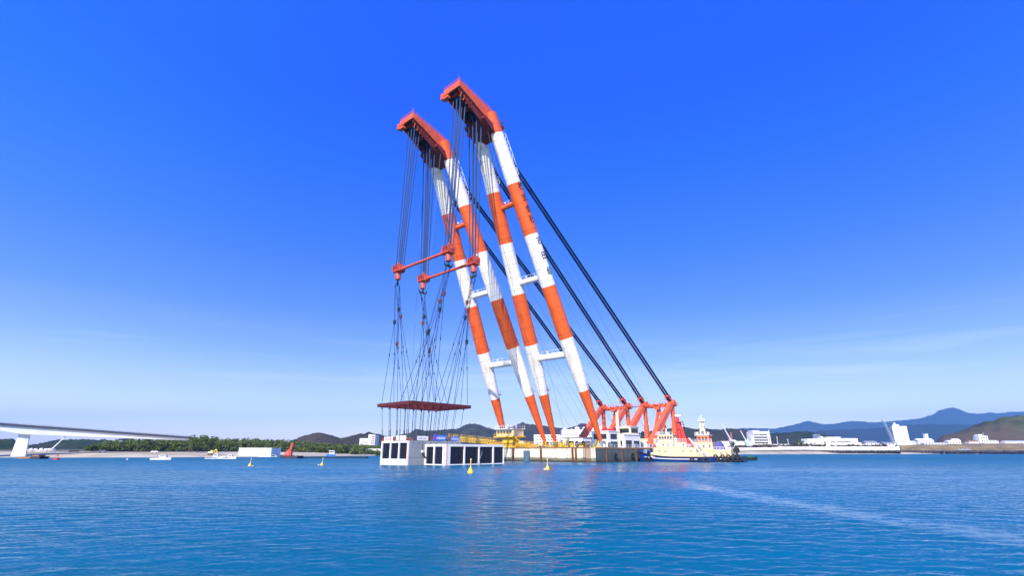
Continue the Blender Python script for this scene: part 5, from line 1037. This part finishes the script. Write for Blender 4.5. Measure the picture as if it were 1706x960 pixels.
p = at(212, 767, 222); t = thing('mooring_ball', 'tiny white mooring ball afloat between the bridge and the motor boat', 'buoy', (p.x, p.y, 0)); mb = MB(); mb.sphere((0, 0, .1), .33, 10); mb.build('float', WHITE, t); mb = MB(); mb.ring((0, 0, .5), .1, .03, 'y', 8); mb.build('ring', STEELG, t)
# red crane barge
t, w2 = float_box('crane_pontoon', 'dark flat pontoon carrying the red deck crane off the beach', 'pontoon', 466, 497, 262, 1.15, 7, mat('dark_hull', (.03, .025, .04), .7)); mb = MB()
for x in np.linspace(-w2 + .6, w2 - .6, 5): mb.tube([(x, .6, 1.15), (x, .6, 1.6)], .18, 8)
mb.build('bollard', RUST, t)
p = at(481, 760, 264); CRR = mat('deck_crane_red', (.50, .05, .03), .5, var=.25); t = thing('deck_crane', 'red deck crane with a stubby raised boom on the dark pontoon', 'crane', (p.x, p.y, 1.15))
mb = MB(); mb.prism([(-1.9, 0), (1.5, 0), (1.3, 2.2), (.2, 3.2), (-1.1, 2.6)], 'y', -.9, .9); c = mb.build('house', CRR, t); mb = MB(); mb.box(-.9, .1, -.95, -.88, 1.0, 2.0); mb.build('window', mat('crane_pane', (.45, .2, .18), .4), c)
mb = MB(); mb.beam((.2, 0, 1.2), (1.1, 0, 5.4), 1.1, 1.3, w2=.9, h2=1.0); mb.tube([(1.2, -.6, 5.4), (1.2, .6, 5.4)], .7, 10); mb.beam((1.1, 0, 5.4), (1.9, 0, 4.2), .3, .3); mb.build('boom', CRR, t)
t, w2 = float_box('long_pontoon', 'long thin dark pontoon reaching right from the red crane along the beach', 'pontoon', 498, 612, 268, .62, 3, BLACK); mb = MB()
for x in np.linspace(-w2 + 1, w2 - 1, 14): mb.tube([(x, 1, .62), (x, 1, 1.0)], .12, 6)
mb.build('mooring_post', BLACK, t)
# excavator on the beach, sand heap, van
p = at(352, 756, 332); g = gz(p); t = thing('excavator', 'small pale yellow excavator parked on the beach above the fishing boats', 'excavator', (p.x, p.y, g)); mb = MB()
for y in (-.9, .9): mb.prism([(-1.6, .1), (1.6, .1), (1.9, .5), (1.5, .9), (-1.5, .9), (-1.9, .5)], 'y', y - .25, y + .25)
mb.build('track', BLACK, t); mb = MB(); mb.prism([(-1.7, .9), (1.1, .9), (1.0, 2.5), (0, 2.6), (-.3, 1.9), (-1.7, 1.8)], 'y', -.9, .9); mb.build('body', YELP, t); mb = MB(); mb.beam((1, 0, 1.3), (2.6, 0, 3.3), .35, .5); mb.beam((2.6, 0, 3.3), (3.6, 0, 1.7), .3, .4); mb.beam((3.6, 0, 1.7), (3.1, 0, .9), .7, .5); mb.build('arm', YEL, t)
p = at(508, 757, 345); g = gz(p); t = thing('sand_heap', 'flat-topped pale heap of sand on the beach right of the red crane', 'sand heap', (p.x, p.y, g - .3)); mb = loft([[(-9, -3, 0), (8, -3, 0), (8, 3, 0), (-9, 3, 0)], [(-7.5, -1.5, 1.6), (5.5, -1.5, 1.9), (5.5, 1.5, 1.9), (-7.5, 1.5, 1.6)]]); mb.build('heap', mat('pale_sand', (.62, .53, .38), .95, var=.15), t)
def car(label, px, Y, m_, L_=4.4, rz=0, name='parked_car', cat='car', hh=1.45, group=None):
    p = at(px, 755, Y); t = thing(name, label, cat, (p.x, p.y, gz(p) + .02), rz, group); a = L_ / 2; mb = MB()
    mb.prism([(-a, .3), (a, .3), (a, .8), (a * .55, .9), (a * .25, hh), (-a * .7, hh), (-a * .95, .95)], 'y', -.85, .85); mb.build('body', m_, t)
    mb = MB(); mb.prism([(a * .48, .92), (a * .22, hh - .08), (-a * .66, hh - .08), (-a * .85, .95)], 'y', -.87, .87); mb.build('window', GLASS, t)
    for x in (-a * .6, a * .6):
        for y in (-.8, .8): mb = MB(); mb.tube([(x, y - .12, .33), (x, y + .12, .33)], .33, 12); mb.build('wheel', BLACK, t)
car('white van parked on the beach between the warehouse and the red crane', 458, 338, WHITE, 5, 0, 'parked_van', 'van', 2.0)
car('silver car parked beside the white van on the beach', 468, 338, STEELG, 4.3, .1)
car('small white car parked on the beach below the bridge end', 171, 330, WHITE, 4.2, .3)
car('white car alone on the sand left of the excavator', 258, 332, WHITE, 4.2, .1)
t = thing('cone_roof_hut', 'round dark hut roof rising just under the bridge above the pines', 'hut', at(204, 735, 420)); mb = MB(); mb.tube([(0, 0, -8), (0, 0, 1.2)], 2.1, 12); mb.build('wall', GREYC, t); mb = MB(); mb.tube([(0, 0, 1.2), (0, 0, 1.6), (0, 0, 2.8)], [3.4, 3.2, .4], 12); mb.build('roof', mat('shed_grey', (.12, .14, .17), .8), t)

# ================================================================== TOWN BEHIND THE BARGE
boxbuild('apartment_block', 'white apartment block nearest left behind the crane legs', 'building', 890, 934, 725, 745, 760, 18, WHITE, None, (8, 4), GLASS, wfrac=(.5, .4))
boxbuild('apartment_block', 'low white apartment block filling the gap between the middle legs', 'building', 932, 944, 727, 745, 775, 18, WHITE, None, (3, 4))
tb, W_, h_ = boxbuild('apartment_block', 'broad white apartment block with small windows and a roof tower between the right legs', 'building', 937, 975, 716.5, 745, 800, 20, WHITE, None, (8, 6), GLASS, wfrac=(.5, .35))
mb = MB(); mb.box(3.5, 9.5, 3, 10, h_, h_ + 4.2); mb.box(-14, -11, 3, 8, h_, h_ + 2.5); mb.box(-3, -1.5, 2, 5, h_, h_ + 1.8); mb.build('roof_tower', WHITE, tb)
boxbuild('apartment_block', 'white stepped block partly hidden by the nearest striped leg', 'building', 974, 1008, 712, 745, 790, 20, WHITEP, None, (7, 7), GLASS, wfrac=(.5, .4))
boxbuild('harbour_office', 'low cream building glimpsed between the rear frame struts', 'building', 1085, 1100, 735, 746, 640, 12, WHITEP, ROOFG, (4, 2))
boxbuild('warehouse', 'green-roofed low warehouse between the two tugboats', 'warehouse', 1146, 1172, 736, 748, 620, 16, mat('shed_green', (.13, .20, .15), .7), None, (4, 1))

# ================================================================== RIGHT SHORE
def shed(name, label, cat, px0, px1, yt, yb, Y, d, m_=WHITE, **k): return boxbuild(name, label, cat, px0, px1, yt, yb, Y, d, m_, **k)
# sea wall in panels
wall_t = thing('sea_wall', 'long pale concrete sea wall running along the right shore', 'sea wall', (0, 0, 0))
wx = np.linspace(1222, 1499, 30)
for i, (a, b_) in enumerate(zip(wx[:-1], wx[1:])):
    Ya = 672 + (a - 1222) * .03; Yb = 672 + (b_ - 1222) * .03; pa, pb = at(a, 745.0 if a > 1290 else 746.6, Ya), at(b_ - .35, 745.0 if b_ > 1290 else 746.6, Yb)
    zt = (pa.z + pb.z) / 2; v = [(pa.x, pa.y, 2), (pb.x, pb.y, 2), (pb.x, pb.y + 1.4, 2), (pa.x, pa.y + 1.4, 2), (pa.x, pa.y + .5, zt), (pb.x, pb.y + .5, zt), (pb.x, pb.y + 1.3, zt), (pa.x, pa.y + 1.3, zt)]
    mb = MB(); mb.add(v, [(3, 2, 1, 0), (4, 5, 6, 7), (0, 1, 5, 4), (1, 2, 6, 5), (2, 3, 7, 6), (3, 0, 4, 7)]); mb.build('panel', WHITEP, wall_t)
mb = MB()
for i, (a, b_) in enumerate(zip(wx[:-1], wx[1:])): Y = 673 + (a - 1222) * .03; pa = at(a, 744.6 if a > 1290 else 746.2, Y); pb = at(b_, 744.6 if b_ > 1290 else 746.2, Y); mb.beam(pa + Vector((0, .6, 0)), pb + Vector((0, .6, 0)), 1.1, .35)
mb.build('coping', GREYC, wall_t)
# raised ground behind the wall
mb = MB(); P_ = [(at(1222 + 20 * i, 746, 674 + .6 * i).x, 674 + .6 * i) for i in range(15)]
vs = []
for (x, y) in P_: vs += [(x, y + 1, 8.0), (x * 1.18, y * 1.18 + 1, 9.0)]
mb.add(vs, [(2 * i, 2 * i + 2, 2 * i + 3, 2 * i + 1) for i in range(len(P_) - 1)]); mb.build('embankment', mat('bank_earth', (.22, .17, .10), .95, var=.3, scale=.05), kind='structure')
# rock revetment
def rocks(px0, px1, y0, y1, Y0, Y1, n, name, label):
    mb = MB(); r0 = random.Random(5)
    for i in range(n):
        px = r0.uniform(px0, px1); t_ = r0.random(); Y = Y0 + (Y1 - Y0) * t_; p = at(px, y0 + (y1 - y0) * (1 - t_), Y); s_ = r0.uniform(.6, 1.5)
        base = [(r0.uniform(.6, 1.2) * s_ * math.cos(a), r0.uniform(.6, 1.2) * s_ * math.sin(a)) for a in np.linspace(0, 5.2, 5)]
        mb.add([(p.x + x, p.y + y, p.z - 1.2) for x, y in base] + [(p.x + x * .6, p.y + y * .6, p.z + r0.uniform(.1, .8)) for x, y in base], [(0, 1, 6, 5), (1, 2, 7, 6), (2, 3, 8, 7), (3, 4, 9, 8), (4, 0, 5, 9), (5, 6, 7, 8, 9)])
    o = mb.build(name, mat('dark_rock', (.075, .065, .075), .9, var=.5, scale=.3), kind='stuff'); tag(o, label, 'rocks')
rocks(1275, 1500, 751.2, 754.0, 668, 655, 1500, 'revetment_rocks', 'dark band of armour rocks at the foot of the pale sea wall')
rocks(1500, 1790, 751.6, 755.2, 690, 668, 2000, 'shore_rocks', 'dark rocks along the waterline below the brown bank at the far right')
tb, W_, h_ = shed('hotel_block', 'white six-storey block with long balcony rows right of the tugboats', 'building', 1258, 1283.5, 719.5, 744, 740, 22)
for j in range(5):
    z = h_ * .16 + j * h_ * .145; mb = MB(); mb.box(-W_ / 2 + .4, W_ / 2 - 2.2, -.05, .1, z + 1.0, z + 2.5); mb.build('window', DARK, tb)
    mb = MB(); mb.box(-W_ / 2 - .6, W_ / 2 - 2.0, -1.4, 0, z - .1, z + .95); mb.build('balcony', WHITE, tb)
mb = MB(); mb.box(-W_ / 2 - 3.2, -W_ / 2, 1, 14, 0, h_ * .72); mb.box(-W_ / 2, -1, 2, 16, h_, h_ + 1.5); mb.build('wing', WHITE, tb)
for i in range(3): mb = MB(); mb.box(-W_ * .05 + i * 3.2, -W_ * .05 + i * 3.2 + 2.0, -.08, .08, h_ * .84, h_ * .88); mb.build('window', GREYC, tb)
a = at(1284.8, 741, 735); t = thing('chimney_stack', 'tall thin white stack at the right corner of the balcony block', 'stack', (a.x, 735, a.z - 1)); mb = MB(); mb.tube([(0, 0, 0), (-.6, 0, at(1284, 717, 735).z - a.z + 1)], [.65, .5], 10); mb.build('shaft', WHITE, t)
shed('long_shed', 'long low white shed just right of the stern of the farther tugboat', 'shed', 1202, 1256, 736, 744.5, 725, 14)
shed('small_shed', 'low white shed right of the balcony block', 'shed', 1284, 1316, 741, 744.4, 722, 10)
def lattice_tower(name, label, cat, px, yb, px2, yt, Y, w0, w1, m_, n=10, jib=None):
    a, b_ = at(px, yb, Y), at(px2, yt, Y); t = thing(name, label, cat, (a.x, Y, a.z - 1.5)); d = b_ - a; d.y = 0; mb = MB()
    for i in range(n):
        t0, t1 = i / n, (i + 1) / n; wa, wb = w0 + (w1 - w0) * t0, w0 + (w1 - w0) * t1; pa, pb = d * t0 + Vector((0, 0, 1.5)), d * t1 + Vector((0, 0, 1.5))
        for sx in (-1, 1):
            for sy in (-1, 1): mb.beam(pa + Vector((sx * wa, sy * wa, 0)), pb + Vector((sx * wb, sy * wb, 0)), .28, .28)
            mb.beam(pa + Vector((sx * wa, -wa, 0)), pb + Vector((-sx * wb, -wb, 0)), .2, .2)
        mb.beam(pb + Vector((-wb, -wb, 0)), pb + Vector((wb, -wb, 0)), .2, .2)
    mb.build('lattice', m_, t)
    if jib: mb = MB(); e = d + Vector((0, 0, 1.5)); mb.box(e.x - 2.6, e.x + 1.4, -1, 1, e.z - .6, e.z + 1.6); mb.beam(e, e + Vector(jib), .5, .5); mb.build('machinery', m_, t)
    mb = MB(); mb.box(-w0 - 1, w0 + 1, -w0 - 1, w0 + 1, 0, 1.8); mb.build('base', WHITE, t); return t
BLG = mat('bluegrey_steel', (.28, .36, .44), .6); DKBL = mat('dark_boom', (.08, .12, .18), .6)
lattice_tower('slewing_crane', 'pale dark-tipped boom crane leaning left beyond the farther tugboat', 'crane', 1217, 733, 1202, 706.5, 720, .7, .35, RAIL, 9)
lattice_tower('lattice_mast', 'short red and white lattice mast beside the pale leaning boom', 'mast', 1219, 736, 1217.5, 721, 722, .9, .4, mat('faded_red', (.50, .16, .15), .6), 6)
lattice_tower('slewing_crane', 'thin white boom crane leaning left beside the balcony block', 'crane', 1243, 735, 1233.5, 718, 718, .45, .3, RAIL, 8)
lattice_tower('slewing_crane', 'blue-grey lattice crane standing left of the tall tower building', 'crane', 1489, 739, 1472, 702, 715, 1.1, .8, BLG, 12, jib=(-2.4, 0, 2.2))
p = at(1247.5, 744, 716); t = thing('green_silo', 'pale green stepped silo plant beside the balcony block', 'silo', (p.x, 716, p.z - 1)); mb = MB(); mb.box(-2.6, 2.6, 0, 4, 0, 7); mb.prism([(-2, 7), (2, 7), (1.2, 10.2), (.4, 11.5), (-.6, 9)], 'y', .5, 3.5); mb.build('tank', mat('pale_green', (.42, .58, .46), .6), t); mb = MB(); mb.rail([(-2.5, 0, 7), (2.5, 0, 7)], 1, 1.2, .05); mb.build('railing', WHITE, t)
p = at(1224, 738, 735); t = thing('green_hut', 'tiny pale green hut beside the red lattice mast', 'hut', (p.x, 735, p.z - 1)); mb = MB(); mb.box(-2.4, 2.4, 0, 4, 0, 3.6); mb.build('wall', mat('pale_green', (.42, .58, .46), .6), t); mb = MB(); mb.prism([(-2.7, 3.6), (2.7, 3.6), (0, 4.8)], 'y', -.3, 4.3); mb.build('roof', WHITE, t)
for px, yt, lab in ((1296, 729, 'left of the two'), (1313.5, 733, 'right of the two')):
    p = at(px, 741, 720); t = thing('light_mast', 'thin white light mast behind the sea wall, ' + lab, 'mast', (p.x, 720, p.z - 1)); mb = MB(); hh = at(px, yt, 720).z - p.z + 1; mb.tube([(0, 0, 0), (0, 0, hh)], [.4, .22], 8); mb.build('pole', RAIL, t); mb = MB(); mb.box(-.8, .8, -.2, .2, hh, hh + .5); mb.build('lamp_head', RAIL, t)
# big factory
ft = thing('white_factory', 'large stepped white factory with narrow window strips behind the sea wall', 'factory', (0, 0, 0)); FY = 720
def fbox(px0, px1, yt, yb, Y, d, name='wall', m_=WHITE):
    a, b_ = at(px0, yb, Y), at(px1, yb, Y); mb = MB(); mb.box(a.x, b_.x, Y, Y + d, 6, at(px0, yt, Y).z); return mb.build(name, m_, ft)
org = at(1390, 745, FY); 
fbox(1338, 1350, 738.5, 743, FY, 14); fbox(1347, 1368, 731.5, 743, FY + 1, 16); fbox(1368.2, 1381, 732.5, 743, FY + 2, 16); fbox(1379, 1403, 728.5, 743, FY + .5, 22); fbox(1403.2, 1431, 730.8, 743, FY + .8, 22); fbox(1431.2, 1436, 738, 743, FY + 1, 10)
fbox(1370, 1373, 727.5, 742, FY - .5, 4, 'stair_tower')
for (x0, x1, y0, y1) in ((1384, 1391, 735.6, 737.5), (1395, 1404.5, 735.2, 737), (1406, 1417, 735.0, 736.8), (1372, 1376, 736, 737.6), (1350, 1353, 738, 739.6), (1356, 1359, 738, 739.6)):
    a, b_ = at(x0, y1, FY), at(x1, y0, FY); mb = MB(); mb.box(a.x, b_.x, FY - .3, FY + 1.2, a.z, b_.z); mb.build('window', GREYC, ft)
mb = MB(); a, b_ = at(1357.5, 731.5, FY + 4), at(1366, 724.3, FY + 4)
for x in np.linspace(a.x, b_.x, 5): mb.beam((x, FY + 4, a.z - 1), (x, FY + 4, b_.z), .35, .35); mb.beam((x, FY + 7, a.z - 1), (x, FY + 7, b_.z), .35, .35)
for z in np.linspace(a.z, b_.z, 4): mb.beam((a.x, FY + 4, z), (b_.x, FY + 4, z), .35, .35); mb.beam((a.x, FY + 7, z), (b_.x, FY + 7, z), .35, .35)
mb.build('roof_frame', BLG, ft)
# tall building turned to show two faces
tb = thing('tower_block', 'tall plain white tower block with a darker left flank on the right shore', 'building', (at(1510, 742, 720).x, 728, 6), R(-24)); hh = at(1500, 711, 720).z - 6
mb = MB(); mb.box(-7.8, 8.8, -4, 20, 0, hh); mb.build('wall', WHITE, tb); mb = MB(); mb.box(-7.9, 8.9, -4.1, 20.1, hh, hh + .5); mb.build('parapet', WHITE, tb)
mb = MB(); mb.box(-6, 1.0, -2, 4, hh + .5, hh + 3.0); mb.tube([(-3.5, 0, hh + 3), (-3.5, 0, hh + 5.2)], 1.5, 12); mb.build('roof_tank', WHITE, tb)
for j in range(9):
    for y in (-1, 5, 11, 17): mb = MB(); mb.box(-7.9, -7.75, y - .7, y + .7, 3 + j * 3.2, 4.6 + j * 3.2); mb.build('window', GLASS, tb)
def house(label, px0, px1, yt, yb, Y, roofm, name='gabled_house', d=8):
    a, b_ = at(px0, yb, Y), at(px1, yb, Y); zt = at(px0, yt, Y).z; g = a.z - 1.5; W_ = b_.x - a.x; hw = (zt - g); t = thing(name, label, 'house', ((a.x + b_.x) / 2, Y, g)); we = hw * .68
    mb = MB(); mb.box(-W_ / 2, W_ / 2, 0, d, 0, we); wl = mb.build('wall', WHITEP, t); mb = MB(); mb.prism([(-.5, we), (d + .5, we), (d / 2, hw)], 'x', -W_ / 2 - .5, W_ / 2 + .5); mb.build('roof', roofm, t)
    n = max(2, int(W_ / 4))
    for i in range(n): x = -W_ / 2 + (i + .5) * W_ / n; mb = MB(); mb.box(x - .7, x + .7, -.06, .1, we * .5, we * .82); mb.build('window', GLASS, t)
    return t, W_, hw
GR_ = mat('pale_roof', (.60, .62, .64), .6, var=.1)
house('low pale-roofed house at the foot of the lattice crane', 1474, 1497, 737, 743, 712, ROOFG); house('dark-roofed house between the white factory and the tower block', 1443, 1462, 735, 743, 735, ROOFG); house('small dark-roofed shed beside the factory end', 1463, 1474, 736, 742, 745, mat('shed_grey', (.12, .14, .17), .8))
house('small white house right of the tower block', 1514, 1526, 735, 741, 740, GR_)
t, W_, hw = house('wide white-roofed house topped by a small square tower right of the tower block', 1531, 1557, 731, 741, 750, GR_); mb = MB(); mb.box(1.5, 5.5, 1, 5, hw * .6, hw + 6); mb.box(1, 6, .5, 5.5, hw + 6, hw + 6.4); mb.build('tower', WHITE, t)
house('long low white building before the wide white-roofed house', 1541, 1578, 738, 741.5, 735, GR_); house('white house left of the brown hill foot', 1581, 1592, 734, 741, 760, GR_); house('white house with higher roof at the brown hill foot', 1591, 1602, 731.5, 741, 765, WHITE)
tb, W_, h_ = shed('stepped_villa', 'bright white stepped building alone on the brown right-hand slope', 'building', 1635, 1648, 727, 738, 800, 12, wins=(3, 2)); mb = MB(); mb.box(-W_ / 2 - 1, -W_ / 2 + 5, 1, 8, 0, h_ + 2.6); mb.tube([(W_ / 2 - 2, 4, h_), (W_ / 2 - 2, 4, h_ + 5)], .18, 6); mb.build('upper_wing', WHITE, tb)
house('low white building right of the stepped white villa', 1648, 1664, 734, 737.5, 800, GR_); house('long greenhouse-like white shed at the far right', 1675, 1694, 735, 739, 790, GR_); house('white shed cut off by the right edge of the picture', 1695, 1725, 735, 739.5, 795, GR_)
house('small brown-roofed house left of the stepped villa', 1615, 1631, 734, 738.5, 790, BROWNB)
# bank at far right
mb = MB(); r0 = random.Random(9); cols = []
pxs = list(range(1498, 1800, 6)); rows_ = [(690, 751.5), (697, 748), (705, 743.5), (725, 741.5), (760, 740.5), (830, 738)]
vs = [tuple(at(px, y + mnoise.noise(Vector((px * .03, Y * .1, 0))) * 1.2, Y)) for px in pxs for (Y, y) in rows_]; m_ = len(rows_)
mb.add(vs, [(i * m_ + j, (i + 1) * m_ + j, (i + 1) * m_ + j + 1, i * m_ + j + 1) for i in range(len(pxs) - 1) for j in range(m_ - 1)]); mb.build('grass_bank', mat('dry_grass', (.34, .23, .09), .95, var=.4, scale=.06, col2=(.10, .08, .035)), kind='structure')
# vehicles on the right shore
for px, lab, L_ in ((1398, 'grey truck with a low flat bed parked left before the sea wall', 8), (1412, 'grey truck with a low flat bed parked right before the sea wall', 8)): car(lab, px, 662, STEELG, L_, 0, 'parked_truck', 'truck', 2.2)
for i, (px, lab) in enumerate(((1600, 'leftmost'), (1607, 'in the middle'), (1614, 'rightmost'))):
    p = at(px, 750.3, 686); t = thing('parked_car', 'silver car %s of three on the track below the brown bank' % lab, 'car', (p.x, p.y, p.z - .2), 0, 'cars on the shore track'); mb = MB(); mb.prism([(-2.3, .3), (2.3, .3), (2.3, 1), (1.2, 1.1), (.5, 1.9), (-1.7, 1.9), (-2.2, 1.1)], 'y', -.9, .9); mb.build('body', mat('silver_car', (.6, .65, .68), .3, .3), t); mb = MB(); mb.prism([(1.1, 1.12), (.5, 1.8), (-1.6, 1.8), (-2.0, 1.12)], 'y', -.92, .92); mb.build('window', GLASS, t)
    for x in (-1.4, 1.4): mb = MB(); mb.tube([(x, -.9, .35), (x, .9, .35)], .36, 12); mb.build('wheel', BLACK, t)
# green boat behind the farther tug
p = at(1250, 768, 208); t = thing('covered_boat', 'dark green boat under a rounded green cover just right of the tug stern', 'boat', (p.x, p.y, 0), .15); s2 = []
for tt in np.linspace(0, 1, 8): hb = 1.5 * (1 - max(0, (tt - .6) / .4) ** 2) + .05; x = -3.0 + 6.0 * tt; s2.append([(x, hb, 1.1 + .5 * tt ** 3), (x, hb * .7, -.3), (x, -hb * .7, -.3), (x, -hb, 1.1 + .5 * tt ** 3)])
loft(s2).build('hull', mat('dark_green_hull', (.02, .05, .045), .6), t); s2 = []
for tt in np.linspace(0, 1, 6): h2 = 1.2 + .95 * math.sin(math.pi * (.12 + .76 * tt)); x = -2.5 + 4.2 * tt; s2.append([(x, 1.3, 1.1), (x, .8, h2 * .9), (x, 0, h2), (x, -.8, h2 * .9), (x, -1.3, 1.1)])
loft(s2).build('cover', GREENP, t)
for x in (-1.6, 0, 1.5): mb = MB(); mb.ring((x, -1.55, .7), .35, .15, 'y', 10); mb.build('tyre_fender', BLACK, t)

# ================================================================== HAZE
hz = MB(); hz.box(-13500, 13500, -60, 13500, -4, 900)
hm = bpy.data.materials.new('haze_air'); hm.use_nodes = True; n = hm.node_tree; n.nodes.clear()
ov = n.nodes.new('ShaderNodeOutputMaterial'); pv = n.nodes.new('ShaderNodeVolumePrincipled'); pv.inputs['Color'].default_value = (.24, .55, 1.0, 1); pv.inputs['Density'].default_value = HAZE = .8e-4; pv.inputs['Anisotropy'].default_value = 0
n.links.new(pv.outputs[0], ov.inputs['Volume'])
ho = hz.build('haze', hm, kind='stuff'); ho['label'] = 'thin blue winter haze lying over the water and hills'; ho['category'] = 'haze'
